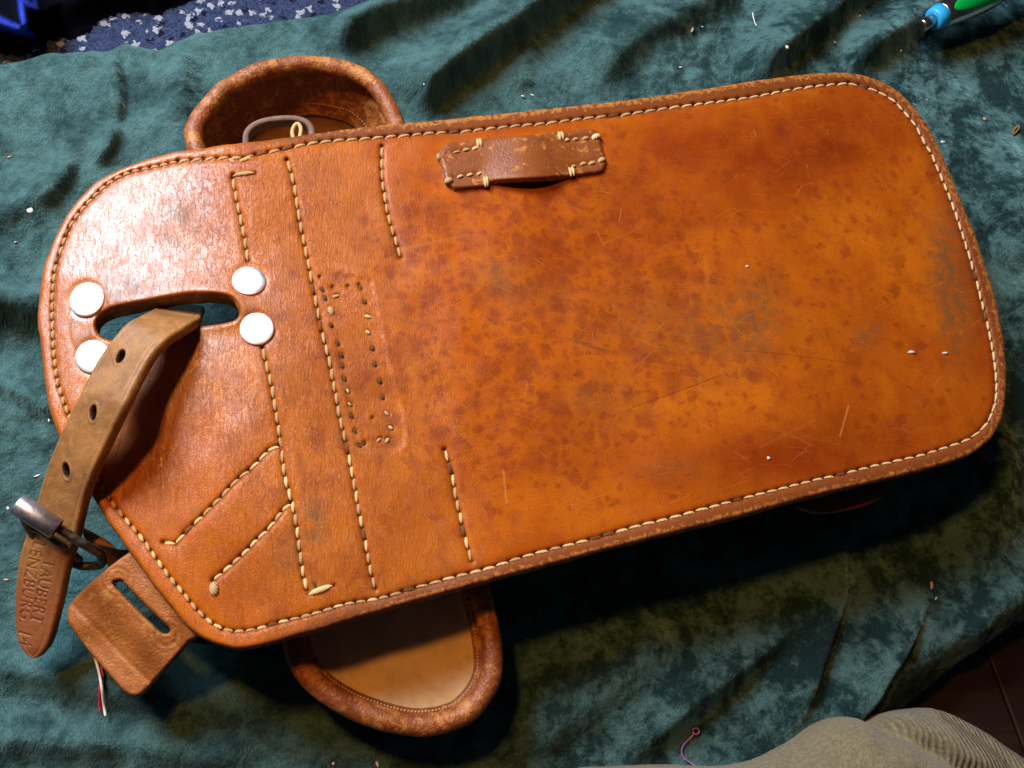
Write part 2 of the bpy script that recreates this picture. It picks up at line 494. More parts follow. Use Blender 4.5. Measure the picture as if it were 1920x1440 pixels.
def thread_mat(name, c1, c2):
    s = NT(name)
    w = s.n('ShaderNodeTexWave', wave_type='BANDS'); s.put(w.inputs['Vector'], s.mapping((1, 1, 1), (0, 0, 0.7)))
    w.inputs['Scale'].default_value = 1.6; w.inputs['Distortion'].default_value = 2.0; w.inputs['Detail'].default_value = 2
    oi = s.n('ShaderNodeObjectInfo')
    c = s.mix(s.ramp(w.outputs['Fac'], 0.1, 0.8), c2, c1)
    c = s.mix(s.math('MULTIPLY', oi.outputs['Random'], 0.5), c, c2)
    return s.fin(c, 0.7, s.bump(w.outputs['Fac'], 0.5, 0.0003), **{'Specular IOR Level': 0.3})
M['thread'] = thread_mat('waxed_linen_thread', (0.66, 0.46, 0.23), (0.36, 0.21, 0.085))
M['thread_dark'] = thread_mat('soiled_thread', (0.21, 0.11, 0.045), (0.07, 0.03, 0.012))
M['thread_pale'] = thread_mat('clean_thread', (0.80, 0.62, 0.32), (0.62, 0.43, 0.18))

s = NT('polished_rivet_metal')
M['rivet'] = s.fin((0.93, 0.93, 0.95), s.ramp(s.noise(260, 4), 0.3, 0.7, 0.42, 0.50), None, Metallic=1.0)
s = NT('worn_steel')
M['steel'] = s.fin(s.mix(s.ramp(s.noise(380, 6, 0.7), 0.4, 0.65), (0.52, 0.50, 0.53), (0.36, 0.32, 0.32)), s.ramp(s.noise(200, 4), 0.3, 0.7, 0.40, 0.52),
                   s.bump(s.noise(900, 3), 0.15, 0.0003), Metallic=1.0)
s = NT('dark_iron_wire')
M['iron'] = s.fin(s.mix(s.ramp(s.noise(500, 5), 0.4, 0.65), (0.24, 0.20, 0.17), (0.10, 0.06, 0.04)), 0.5, None, Metallic=0.9)
s = NT('chrome'); M['chrome'] = s.fin((0.60, 0.52, 0.48), s.ramp(s.noise(80, 2), 0.3, 0.7, 0.20, 0.30), None, Metallic=1.0)
M['pengreen'] = simple('green_plastic', (0.0, 0.36, 0.06), 0.35, 0, 0.06)
M['penblue'] = simple('sky_blue_plastic', (0.03, 0.42, 0.85), 0.35, 0, 0.05)

def velvet(name, dark, light, sheen, tint, contrast_attr=True, fine=900, sheen_rough=0.35):
    s = NT(name, '2D')
    cr = s.attr('crush').outputs['Fac'] if contrast_attr else None
    big = s.noise(34, 5, 0.65, 0.3); mid = s.noise(120, 5, 0.78, 0.2)
    pat = s.math('MULTIPLY_ADD', big, 0.55, s.math('MULTIPLY', mid, 0.45))
    soft = s.ramp(pat, 0.26, 0.66)
    hard = s.ramp(pat, 0.42, 0.60)
    if cr is not None:
        mx = s.n('ShaderNodeMix', data_type='FLOAT'); s.put(mx.inputs[0], cr); s.put(mx.inputs[2], soft); s.put(mx.inputs[3], hard)
        pat2 = mx.outputs[0]
    else: pat2 = soft
    pile = s.noise(1.0, 3, 0.75, 0.1, s.mapping((fine * 1.9, fine * 0.8, fine)))
    base = s.mix(pat2, dark, light)
    base = s.mix(s.ramp(pile, 0.35, 0.7, 0.0, 0.45), base, tuple(c * 0.45 for c in dark))
    base = s.mix(s.ramp(s.noise(1500, 2), 0.72, 0.78, 0.0, 0.35), base, tuple(min(1, c * 2.2) for c in light))
    # the lie of the pile: broad strokes plus the pile itself
    h = s.math('MULTIPLY_ADD', s.noise(70, 5, 0.65, 0.2), 0.007, s.math('MULTIPLY_ADD', s.noise(20, 3, 0.5, 0.3), 0.022, s.math('MULTIPLY', pile, 0.0010)))
    nr = s.bump(h, 0.6, 1.0)
    sw = s.math('MULTIPLY', s.math('MULTIPLY_ADD', pat2, 0.8, 0.2), sheen)
    return s.fin(base, 0.85, nr, **{'Sheen Weight': sw, 'Sheen Roughness': sheen_rough, 'Sheen Tint': tint, 'Specular IOR Level': 0.12})
M['velvet'] = velvet('green_crushed_velvet', (0.009, 0.031, 0.033), (0.078, 0.172, 0.170), 0.60, (0.45, 0.85, 0.85))
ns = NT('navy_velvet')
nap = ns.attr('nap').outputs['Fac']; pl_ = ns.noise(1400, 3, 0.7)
nb = ns.mix(ns.math('MULTIPLY', nap, ns.ramp(pl_, 0.3, 0.6, 0.25, 1.0)), (0.0006, 0.0008, 0.0035), (0.030, 0.060, 0.50))  # blue streaks are painted highlights on the pile; near-black base stands for shade
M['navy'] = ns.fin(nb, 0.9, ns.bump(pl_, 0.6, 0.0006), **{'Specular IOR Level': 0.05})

# ------------------------------------------------------------------ traced outlines (photo pixels)
OUT = [(320,287),(253,307),(200,330),(160,360),(120,413),(97,463),(83,500),(74,561),(72,600),(78,651),(87,727),(96,772),(111,815),
       (135,868),(170,920),(200,970),(233,1017),(260,1054),(287,1093),(320,1133),(347,1167),(375,1191),(400,1203),(438,1214),(477,1212),(520,1202),
       (560,1190),(607,1177),(667,1158),(713,1145),(760,1131),(860,1103),(960,1076),(1060,1050),(1135,1030),(1240,1003),(1320,983),(1400,963),(1508,933),
       (1630,904),(1725,882),(1806,857),(1847,832),(1871,800),(1882,765),(1886,720),(1884,660),(1874,600),(1862,545),(1846,495),(1828,440),(1806,388),(1790,347),
       (1766,290),(1739,236),(1703,190),(1671,163),(1638,147),(1603,138),(1563,136),(1508,140),(1454,146),(1400,154),(1313,168),(1214,183),
       (1115,195),(996,208),(885,219),(800,228),(695,237),(595,250),(495,264),(420,272),(370,280)]
OUT = catmull(OUT, 1050, True)
OUT = OUT + np.stack([vnoise(np.arange(1050) / 4.0, 0 * np.arange(1050), 3), vnoise(np.arange(1050) / 4.0, 0 * np.arange(1050), 4)], 1) * 0.7
SLOT = [(179,609),(184,594),(199,582),(229,573),(277,564),(326,555),(362,550),(407,551),(435,558),(447,573),(450,588),(441,600),
        (416,607),(374,613),(330,622),(280,634),(235,640),(200,637),(184,626)]
SLOT = catmull(SLOT, 150, True)
E_TOP = [(333,303),(370,300),(425,296),(457,298),(482,290),(510,285),(570,272),(620,265),(695,260),(770,254),(800,251),(867,247),(940,239),(1021,232),
         (1101,222),(1170,216),(1204,210),(1300,197),(1400,184),(1465,172),(1508,165),(1549,160),(1590,157)]
E_RIGHT = [(1590,157),(1617,162),(1644,171),(1666,183),(1682,195),(1698,214),(1717,236),(1733,268),(1747,290),(1760,322),(1779,366),(1800,425),(1823,500),(1843,575),(1858,640),
           (1866,690),(1868,720),(1866,755),(1853,791)]
E_BOT = [(1853,791),(1842,804),(1828,817),(1812,826),(1793,833),(1760,844),(1725,855),(1671,867),(1630,876),(1576,890),(1535,899),(1481,913),(1427,926),(1330,952),(1240,976),(1185,989),
         (1110,1011),(1035,1030),(972,1047),(922,1064),(885,1074),(835,1087),(763,1107),(730,1118),(697,1125),(647,1133),(613,1144),(563,1158),(520,1168),(480,1180),(443,1184),(417,1179)]
E_LL = [(417,1179),(393,1165),(367,1140),(340,1107),(317,1080),(293,1047),(267,1010),(233,970),(207,937),(160,860),(128,775)]
E_LEFT = [(128,775),(113,733),(104,691),(99,621),(98,576),(102,516),(113,473),(133,423),(160,387),(197,350),(233,328),(283,315),(333,303)]
L1a = [(436,334),(446,385),(452,410),(460,455),(465,489)]
L1b = [(492,652),(507,712),(516,763),(528,842),(534,894),(541,921),(554,970),(561,1024),(568,1073),(576,1106)]
L2 = [(538,300),(550,337),(557,382),(566,432),(576,482),(586,532),(595,577),(603,620),(617,673),(626,723),(636,778),(644,810),(656,864),(665,915),(675,970),(687,1024),(695,1073),(704,1103)]
L3 = [(716,275),(716,325),(721,367),(729,410),(736,430),(742,452),(751,482)]
L4 = [(833,843),(844,875),(849,897),(857,945),(864,970),(869,995),(875,1020),(884,1052)]
D1 = [(524,836),(504,845),(489,861),(473,878),(454,892),(432,913),(413,936),(394,953),(373,975),(351,994),(338,1013),(326,1021),(306,1017)]
D2 = [(546,944),(534,953),(520,972),(503,993),(485,1009),(468,1028),(447,1048),(422,1070),(400,1088)]
RIVETS = [(163,562,32),(174,669,30),(467,527,29.5),(482,617,30)]
PATCH = [(600,505),(700,525),(709,564),(718,612),(731,670),(745,731),(758,778),(764,812),(762,836),(740,846),(690,846),(668,835)]
PATCH_EDGE = [(700,522),(709,564),(718,612),(731,670),(745,731),(758,778),(764,812),(762,836),(752,844)]

def along(v):     # px along the bag's length from the seam with the rivets, px across it
    return (v[:, 0] - 500) * 0.9825 + (v[:, 1] - 660) * -0.1865

def z_big(v):
    """large-scale height of the bag's back panel (m), v in photo pixels"""
    sx = along(v); t = (v[:, 0] - 500) * 0.1865 + (v[:, 1] - 660) * 0.9825
    z = np.full(len(v), 0.066)
    z -= 0.007 * smooth(900, 1400, sx)
    f = np.clip(70 - sx, 0, None) / 500.0
    z -= 0.0146 * f ** 1.8
    z -= 0.0042 * np.clip((570 - v[:, 1]) / 240, 0, 1.3) ** 1.2 * smooth(60, -150, sx)
    z += 0.0022 * np.exp(-((sx - 700) / 420) ** 2 - (t / 260) ** 2)
    z += 0.0010 * vnoise(v[:, 0] / 170, v[:, 1] / 170, 1) + 0.0004 * vnoise(v[:, 0] / 60, v[:, 1] / 60, 2)
    # flap lower half sinks a little toward the strap
    z += -0.0035 * np.exp(-((v[:, 0] - 230) / 90) ** 2 - ((v[:, 1] - 830) / 160) ** 2)
    return z

SEAMS = [(L1a, 5), (L1b, 5), (L2, 5), (L3, 4), (L4, 4), (D1, 4), (D2, 4)]
EDGE_SEAM = np.vstack([E_TOP, E_RIGHT, E_BOT, E_LL, E_LEFT])

def z_panel(v):
    z = z_big(v)
    d = seg_dist(v, OUT[::3], True)
    r = 5.5
    q = np.clip(1 - d / r, 0, 1)
    z -= 0.0011 * (1 - np.sqrt(np.clip(1 - q * q, 0, 1)))
    for pl, _ in SEAMS:
        ds = seg_dist(v, pl)
        z -= 0.0010 * np.exp(-(ds / 4.5) ** 2) + 0.00022 * np.exp(-(ds / 14.0) ** 2)
    ds = seg_dist(v, EDGE_SEAM)
    z -= 0.0008 * np.exp(-(ds / 4.0) ** 2) + 0.00015 * np.exp(-(ds / 12.0) ** 2)
    z += 0.00006 * np.exp(-((ds - 26) / 12.0) ** 2)
    dl = seg_dist(v, SLOT[::2], True)
    up = smooth(640, 560, v[:, 1])
    z += (0.0026 * up - 0.0004) * np.exp(-(dl / 34.0) ** 2) * smooth(150, 260, v[:, 0])
    ql = np.clip(1 - dl / 7.0, 0, 1)
    z -= 0.0014 * (1 - np.sqrt(np.clip(1 - ql * ql, 0, 1)))
    for x, y, rr in RIVETS:
        dr = np.hypot(v[:, 0] - x, v[:, 1] - y)
        z -= 0.0004 * np.exp(-((dr - rr) / 5.0) ** 2)
        z += 0.00008 * np.exp(-((dr - rr - 12) / 9.0) ** 2)
    # ring imprint round the left rivets and the old patch
    dr = np.hypot((v[:, 0] - 190), (v[:, 1] - 615) * 0.9)
    z -= 0.00035 * np.exp(-((dr - 62) / 3.0) ** 2) * smooth(190, 165, v[:, 0])
    ins = inside(v, PATCH)
    dp = seg_dist(v, PATCH_EDGE)
    z -= 0.00045 * np.where(ins, 1 - np.exp(-(dp / 5.0) ** 2), 0) * smooth(600, 640, v[:, 0])
    z += 0.00012 * np.exp(-(dp / 2.6) ** 2)
    # creases of the flap below the slot
    wv = smooth(380, 300, v[:, 0]) * smooth(700, 780, v[:, 1]) * smooth(960, 900, v[:, 1])
    z += 0.00022 * wv * vnoise(v[:, 0] / 5.0 + v[:, 1] / 22, v[:, 1] / 34, 6)
    for a, dep in HOLES:
        z -= dep * np.exp(-(((v[:, 0] - a[0]) ** 2 + (v[:, 1] - a[1]) ** 2) / 9.0))
    return z

# --- stitches: (mid px, unit direction px, length px, width px)
def run(pl, spacing, w=8.0, slant=0.0, fill_=0.96, wob=0.6):
    n = max(2, int(round(plen(pl) / spacing)) + 1)
    q = catmull(pl, n)
    out = []; holes = []
    for i in range(n - 1):
        a, b = q[i] + rng.normal(0, wob, 2) * 0.5, q[i + 1] + rng.normal(0, wob, 2) * 0.5
        d = (b - a); L = np.linalg.norm(d); d /= L
        c, s_ = math.cos(slant), math.sin(slant)
        d2 = np.array([d[0] * c - d[1] * s_, d[0] * s_ + d[1] * c])
        out.append(((a + b) / 2, d2, L * fill_ * rng.uniform(0.93, 1.05), w * 0.80 * rng.uniform(0.88, 1.12)))
        holes.append(a)
    holes.append(q[-1])
    return out, holes
STITCH = []; HOLES = []
for pl, sp_, w, sl in ((E_TOP[:10], 25, 9, -0.16), (E_TOP[9:18], 23.5, 8.5, -0.16), (E_TOP[17:], 20.5, 7.6, -0.14), (E_RIGHT, 19.4, 7.0, 0.10),
                       (E_BOT[:14], 21.8, 7.2, 0.10), (E_BOT[13:24], 26.5, 8.2, 0.10), (E_BOT[23:], 22, 8, 0.10), (E_LL[:9], 20, 8, 0.10), (E_LL[8:], 19, 8, 0.08),
                       (E_LEFT, 18.0, 8.0, 0.12), (L1a, 24, 8.6, 0.10), (L1b, 24, 9.2, 0.12), (L2, 23.6, 8.8, 0.10), (L3, 20.5, 7.8, 0.08), (L4, 23, 8.8, 0.10),
                       (D1, 25, 9, 0.12), (D2, 24, 10, 0.12)):
    st, ho = run(pl, sp_, w, sl)
    STITCH += st; HOLES += [(h, 0.0011) for h in ho]
def single(a, b, w):
    a = np.array(a, float); b = np.array(b, float); L = np.linalg.norm(b - a)
    return ((a + b) / 2, (b - a) / L, L, w)
STITCH += [single((437, 327), (478, 325), 9), single((579, 1114), (624, 1098), 11), single((400, 1090), (403, 1120), 16),
           single((446, 302), (474, 297), 9), single((428, 296), (442, 308), 8), single((585, 1086), (593, 1104), 6)]
HOLES += [(np.array(h, float), 0.0012) for h in ((437,327),(478,325),(579,1114),(626,1098))]
Z6 = lambda x, y: (560 + x / 3.79, 480 + y / 3.79)
REMN = []   # remnants of thread in the old patch: centre, angle, length, width, tone
for x, y, an, L, w, tone in ((165,235,0.9,15,8,1),(185,295,1.1,16,9,1),(230,390,1.2,22,17,0),(230,490,1.0,12,10,1),(278,620,1.1,13,7,1),(305,705,0.9,11,8,1),(308,780,0.9,12,8,1),
                             (325,872,1.1,13,6,1),(350,958,1.0,11,7,2),(362,1053,0.8,12,8,0),(372,1135,0.8,16,8,1),(398,1240,1.1,15,7,1),
                             (438,222,1.1,13,5,1),(468,326,0.7,13,8,1),(492,430,0.25,18,10,2),(492,542,0.6,13,10,2),(523,655,0.9,13,9,1),(538,768,0.9,14,9,1),(575,890,1.0,14,10,1),
                             (593,1002,0.9,14,9,1),(627,1118,0.8,15,9,0),(655,1220,0.6,12,9,2),(630,1312,-1.0,14,11,0),(570,1308,-0.8,12,9,0),(425,1345,0.5,14,6,1),(462,1332,-0.7,10,6,1),
                             (265,285,-0.25,17,10,0)):
    REMN.append((Z6(x, y), an, L, w, tone)); HOLES.append((np.array(Z6(x, y)), 0.0009)); HOLES.append((np.array(Z6(x, y)) + 4.0 * np.array([math.cos(an), math.sin(an)]), 0.0008))
for x, y in ((350,215),(525,1150),(430,205),(245,220),(150,150)): HOLES.append((np.array(Z6(x, y)), 0.0012))

# ------------------------------------------------------------------ setting: floor, carpet, cloth
fm = NT('dark_floor_boards')
gr = fm.noise(1.0, 5, 0.6, 0.6, fm.mapping((14, 120, 14), (0, 0, 1.25)))
M['wood'] = fm.fin(fm.mix(fm.ramp(gr, 0.3, 0.7), (0.022, 0.008, 0.004), (0.010, 0.004, 0.002)), 0.5, fm.bump(gr, 0.2, 0.001))
FZ = -0.030
def slab(x0, x1, y0, y1, z0, z1, rz=0.0, c=(0, 0)):
    r = np.array([[math.cos(rz), -math.sin(rz)], [math.sin(rz), math.cos(rz)]])
    b = 0.0008
    V = []
    for z, i in ((z0, 0), (z1 - b, 0), (z1, b)):
        for x, y in ((x0 + i, y0 + i), (x1 - i, y0 + i), (x1 - i, y1 - i), (x0 + i, y1 - i)):
            q = r @ np.array([x, y]) + np.array(c); V.append((q[0], q[1], z))
    F = [(3, 2, 1, 0), (8, 9, 10, 11)]
    for k in (0, 4):
        for i in range(4): F.append((k + i, k + (i + 1) % 4, k + 4 + (i + 1) % 4, k + 4 + i))
    return V, F
fl = mk('floor', *slab(-1.6, 1.6, -1.6, 1.6, FZ - 0.06, FZ - 0.022), M['wood'], None, False)
tag(fl, 'dark brown wooden floor beyond the velvet edge', None, None, 'structure')
pc = P(1850, 1290, FZ)
for i in range(-2, 5):
    V, F = slab(-0.9, 0.9, i * 0.052, i * 0.052 + 0.0505, FZ - 0.021, FZ + 0.0004 * (i % 2), math.radians(101), (pc[0] + 0.06, pc[1]))
    V = np.array(V)
    org = np.array(fl.location)
    me = bpy.data.meshes.new('plank'); me.from_pydata((V - org).tolist(), [], F); me.materials.append(M['wood'])
    o = bpy.data.objects.new('plank', me); COL.objects.link(o); o.parent = fl

# carpet seen behind the cloth
cs = NT('blue_flecked_carpet')
cm = cs.mix(cs.ramp(cs.noise(700, 4, 0.7), 0.3, 0.7), (0.012, 0.020, 0.060), (0.055, 0.075, 0.150))
vv = cs.voro(200, src=cs.vec('ADD', cs.obj, cs.vec('SCALE', cs.n('ShaderNodeTexNoise').outputs['Color']).outputs[0]).outputs[0])
for k in cs.t.nodes:
    if k.bl_idname == 'ShaderNodeTexNoise' and k.inputs['Scale'].default_value == 5.0:
        cs.put(k.inputs['Vector'], cs.obj); k.inputs['Scale'].default_value = 450
    if k.bl_idname == 'ShaderNodeVectorMath' and k.operation == 'SCALE': k.inputs['Scale'].default_value = 0.006
fsel = cs.n('ShaderNodeSeparateColor'); cs.put(fsel.inputs[0], vv.outputs['Color'])
fleck = cs.math('MULTIPLY', cs.ramp(vv.outputs['Distance'], 0.30, 0.46, 1.0, 0.0), cs.math('GREATER_THAN', fsel.outputs[0], 0.50))
dfl = cs.math('MULTIPLY', cs.ramp(vv.outputs['Distance'], 0.30, 0.46, 1.0, 0.0), cs.math('LESS_THAN', fsel.outputs[0], 0.22))
cm = cs.mix(fleck, cm, (0.34, 0.36, 0.40)); cm = cs.mix(dfl, cm, (0.006, 0.008, 0.02))
M['carpet'] = cs.fin(cm, 0.95, cs.bump(cs.math('ADD', cs.noise(1100, 4, 0.7), cs.math('MULTIPLY', vv.outputs['Distance'], -0.8)), 0.9, 0.0012), **{'Specular IOR Level': 0.1})
gx, gy = np.meshgrid(np.linspace(-500, 1500, 220), np.linspace(-420, 420, 110))
cv = P(gx.ravel(), gy.ravel(), -0.012); cv[:, 2] += 0.0007 * vnoise(gx.ravel() / 9, gy.ravel() / 9, 5)
nx = 220
cf = [(j * nx + i, (j + 1) * nx + i, (j + 1) * nx + i + 1, j * nx + i + 1) for j in range(109) for i in range(219)]
tag(mk('carpet', cv, cf, M['carpet']), 'navy blue carpet with pale flecks behind the velvet', None, None, 'structure')

# green velvet cloth: a sheet with real folds
TOPX = [-420, 0, 60, 100, 140, 200, 238, 262, 300, 370, 440, 560, 640, 700, 770, 1000, 1500, 2350]
TOPY = [128, 118, 106, 98, 97, 93, 78, 84, 92, 62, 53, 34, 22, 7, -14, -70, -150, -300]
BOTX = [-420, 1000, 1400, 1560, 1650, 1750, 1800, 1860, 1920, 2100, 2350]
BOTY = [1750, 1720, 1560, 1470, 1395, 1312, 1272, 1214, 1176, 1090, 980]
def fold(v, pl, H, wl, wd, side=1, fade=0.25):
    """ridge along pl: gentle flank on one side (wl px), steep on the other (wd px)"""
    pl = catmull(pl, 14)
    best = np.full(len(v), 1e18); sd = np.zeros(len(v)); tt = np.zeros(len(v))
    for i, (a, b) in enumerate(zip(pl[:-1], pl[1:])):
        d = b - a; L2_ = (d * d).sum()
        t = np.clip(((v - a) @ d) / L2_, 0, 1)
        e = v - a - t[:, None] * d
        q = (e * e).sum(1); m = q < best
        best[m] = q[m]
        s_ = np.sign(d[0] * e[:, 1] - d[1] * e[:, 0]) * side
        sd[m] = s_[m]; tt[m] = ((i + t) / (len(pl) - 1))[m]
    dist = np.sqrt(best)
    w = np.where(sd > 0, wd, wl)
    tap = np.minimum(smooth(-0.001, fade, tt), smooth(1.001, 1 - fade, tt))
    return 1.35 * H * np.exp(-(dist / w) ** 2) * tap
# ridge lines; with side=+1 the steep flank lies to the right of the direction of travel as drawn in the picture
FOLDS = [([(1120,-60),(1075,-10),(930,92),(845,150),(770,212)], .016, 62, 24, -1, .08),
         ([(930,-10),(800,22),(690,58),(620,110)], .012, 34, 20, -1, .15),
         ([(1400,-30),(1290,30),(1180,95),(1090,180)], .008, 60, 26, -1, .2),
         ([(1680,-60),(1600,0),(1490,85),(1400,150)], .013, 55, 24, -1, .08),
         ([(1850,-20),(1760,20),(1670,75),(1570,140)], .011, 45, 24, -1, .15),
         ([(1000,60),(985,120),(970,200)], .003, 30, 16, -1, .3),
         ([(208,96),(224,150),(228,200),(216,250)], .0045, 30, 7, -1, .3),
         ([(228,235),(210,285),(180,325)], .0045, 30, 7, -1, .3),
         ([(150,300),(118,362),(75,408)], .0045, 34, 8, -1, .3),
         ([(330,90),(345,170),(335,250)], .005, 30, 24, -1, .3),
         ([(-60,575),(30,590),(120,600)], .012, 45, 30, 1, .15),
         ([(-40,715),(40,745),(120,800)], .004, 30, 12, 1, .2),
         ([(-60,430),(40,400),(100,330)], .005, 40, 30, 1, .3),
         ([(-80,1240),(150,1275),(330,1320),(560,1330)], .006, 45, 36, 1, .2),
         ([(-80,1385),(200,1390),(520,1420)], .006, 40, 40, 1, .2),
         ([(1600,1040),(1545,1190),(1510,1290),(1470,1410)], .0055, 85, 12, -1, .35),
         ([(1740,1120),(1665,1245),(1620,1325),(1550,1420)], .0055, 75, 12, -1, .35),
         ([(1520,1130),(1390,1235),(1250,1345),(1130,1460)], .0095, 95, 26, -1, .4),
         ([(1250,1150),(1160,1260),(1060,1340),(960,1420)], .007, 70, 40, -1, .2),
         ([(1560,960),(1572,1030),(1570,1110)], .002, 20, 8, -1, .2),
         ([(1850,330),(1900,420),(1960,480)], .005, 60, 50, 1, .3),
         ([(1900,800),(1850,960),(1800,1080)], .005, 70, 50, -1, .3),
         ([(1800,1220),(1880,1150),(1980,1100)], .008, 60, 50, 1, .2)]
nx, ny = 430, 330
uu, ww = np.meshgrid(np.linspace(-300, 2230, nx), np.linspace(0, 1, ny))
ux = uu.ravel(); yt = np.interp(ux, TOPX, TOPY) + 2.0 * vnoise(ux / 14, ux * 0, 8); yb = np.interp(ux, BOTX, BOTY)
uy = yt + (yb - yt) * ww.ravel()
v2 = np.stack([ux, uy], 1)
zc = np.zeros(len(v2))
for pl, H, wl, wd, sd_, fd in FOLDS: zc += fold(v2, pl, H, wl, wd, sd_, fd)
zc += 0.0016 * vnoise(ux / 110, uy / 110, 9) + 0.0007 * vnoise(ux / 38, uy / 38, 10) + 0.00025 * vnoise(ux / 13, uy / 13, 12)
flat = np.where(inside(v2, OUT), smooth(0, 60, seg_dist(v2, OUT[::6], True)), 0)
zc = zc * (1 - flat * 0.95) - 0.0005 * flat
dt_ = np.minimum(uy - yt, yb - uy)
eq = np.clip(1 - dt_ / 16.0, 0, 1)
zc += 0.003 - 0.006 * (1 - np.sqrt(np.clip(1 - eq * eq, 0, 1)))
botd = smooth(130, 0, yb - uy)
zc -= 0.016 * botd ** 2
CLOTH_Z = zc
gv = P(ux, uy, 0.0); gv[:, 2] = zc
cf = [(j * nx + i, (j + 1) * nx + i, (j + 1) * nx + i + 1, j * nx + i + 1) for j in range(ny - 1) for i in range(nx - 1)]
# hem: turn the two free edges down
low1 = gv[:nx].copy(); low1[:, 2] -= 0.006; low1[:, 1] -= 0.002
low2 = gv[(ny - 1) * nx:].copy(); low2[:, 2] -= 0.010
b1 = len(gv); b2 = b1 + nx
gv = np.vstack([gv, low1, low2])
cf += [(b1 + i, i, i + 1, b1 + i + 1) for i in range(nx - 1)]
cf += [((ny - 1) * nx + i, b2 + i, b2 + i + 1, (ny - 1) * nx + i + 1) for i in range(nx - 1)]
crush = np.concatenate([0.12 + 0.88 * smooth(700, 1500, ux + 0.35 * (uy - 500)), np.full(2 * nx, 0.5)])
cloth = mk('velvet_cloth', gv, cf, M['velvet'], None, True, None, {'crush': crush})
tag(cloth, 'rumpled dark green crushed velvet cloth spread under the leather bag', 'cloth')
_hx, _hy = ux.reshape(ny, nx), uy.reshape(ny, nx)
def cloth_z(px, py):
    k = np.argmin((ux - px) ** 2 + (uy - py) ** 2)
    return float(zc[k])

# navy velvet heaped in the far corner
nx2, ny2 = 240, 150
nu, nv_ = np.meshgrid(np.linspace(-420, 470, nx2), np.linspace(-330, 130, ny2))
nu, nv_ = nu.ravel(), nv_.ravel()
v2 = np.stack([nu, nv_], 1)
edge = np.interp(nu, [-420, 0, 60, 110, 150, 200, 260, 330, 420, 470], [112, 112, 100, 88, 66, 48, 36, 26, 2, -40])
zn = 0.012 * smooth(0, 90, edge - nv_) - 0.0125
zn += fold(v2, [(-80, 20), (10, 45), (65, 68)], .009, 20, 26, 1, .2) + fold(v2, [(35, -60), (38, 0), (48, 62)], .007, 8, 30, -1, .15) + fold(v2, [(40, -30), (66, 12), (90, 40)], .006, 10, 30, -1, .2)
zn += 0.002 * vnoise(nu / 60, nv_ / 60, 21) + fold(v2, [(150, -90), (250, -20), (330, 10)], .003, 30, 40, 1, .2)
zn = np.where(nv_ > edge, -0.0125, zn)
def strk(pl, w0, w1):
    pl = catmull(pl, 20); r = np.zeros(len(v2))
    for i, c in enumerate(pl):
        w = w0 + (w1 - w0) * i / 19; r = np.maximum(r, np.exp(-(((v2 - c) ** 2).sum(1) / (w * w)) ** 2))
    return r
lit_streakv = np.clip(strk([(-60, 22), (0, 43), (30, 54), (60, 66)], 17, 6) + strk([(36, -60), (38, 0), (42, 30), (50, 58)], 7, 5) + strk([(42, -10), (52, 6), (66, 14)], 5, 4) + strk([(60, -20), (64, 0), (68, 15)], 4, 4), 0, 1)
keep = nv_ < edge + 6
g2 = P(nu, nv_, zn)
ff = [(j * nx2 + i, (j + 1) * nx2 + i, (j + 1) * nx2 + i + 1, j * nx2 + i + 1) for j in range(ny2 - 1) for i in range(nx2 - 1)]
ff = [f for f in ff if all(keep[k] for k in f)]
uq = np.unique(np.array(ff)); mp_ = -np.ones(len(g2), int); mp_[uq] = np.arange(len(uq))
tag(mk('navy_cloth', g2[uq], [tuple(mp_[k] for k in f) for f in ff], M['navy'], None, True, None, {'nap': lit_streakv[uq]}), 'navy blue velvet cloth bunched on the carpet in the corner', 'cloth')

# beige knit at the near corner
ks = NT('beige_rib_knit')
kr = ks.attr('rib').outputs['Fac']; krm = ks.attr('ribmask').outputs['Fac']
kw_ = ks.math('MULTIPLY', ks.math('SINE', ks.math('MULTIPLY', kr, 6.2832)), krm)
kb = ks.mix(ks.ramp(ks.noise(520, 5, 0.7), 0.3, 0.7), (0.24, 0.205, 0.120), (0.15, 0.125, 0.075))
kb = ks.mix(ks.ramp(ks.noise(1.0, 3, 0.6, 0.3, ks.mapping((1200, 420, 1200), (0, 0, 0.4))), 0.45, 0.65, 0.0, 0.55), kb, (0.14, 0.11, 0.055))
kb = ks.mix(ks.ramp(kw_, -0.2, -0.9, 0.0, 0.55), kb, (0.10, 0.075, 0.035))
M['knit'] = ks.fin(kb, 0.95, ks.bump(ks.math('ADD', ks.math('MULTIPLY', kw_, 0.55), ks.noise(1.0, 3, 0.6, 0.3, ks.mapping((1200, 420, 1200), (0, 0, 0.4)))), 0.9, 0.0009),
                   **{'Sheen Weight': 0.15, 'Specular IOR Level': 0.1})
KO = [(1090,1450),(1160,1441),(1270,1437),(1360,1440),(1430,1430),(1500,1398),(1545,1366),(1585,1347),(1620,1345),(1655,1352),(1690,1337),(1730,1330),(1765,1328),
      (1800,1340),(1845,1365),(1890,1395),(1925,1420),(1990,1480),(2050,1600),(1900,1720),(1500,1740),(1200,1640),(1050,1520)]
KO = catmull(KO, 260, True)
def z_knit(v):
    d = seg_dist(v, KO[::2], True)
    z = 0.012 + 0.030 * np.sqrt(np.clip(1 - (1 - np.clip(d / 150, 0, 1)) ** 2, 0, 1))
    # valley between the plain mound and the ribbed cuff
    dv = seg_dist(v, [(1640, 1330), (1665, 1370), (1720, 1410), (1790, 1460), (1850, 1520)])
    z -= 0.010 * np.exp(-(dv / 20) ** 2)
    dv2 = seg_dist(v, [(1770, 1345), (1830, 1390), (1880, 1450)])
    z -= 0.004 * np.exp(-(dv2 / 14) ** 2)
    z += 0.0012 * vnoise(v[:, 0] / 35, v[:, 1] / 35, 31)
    return z
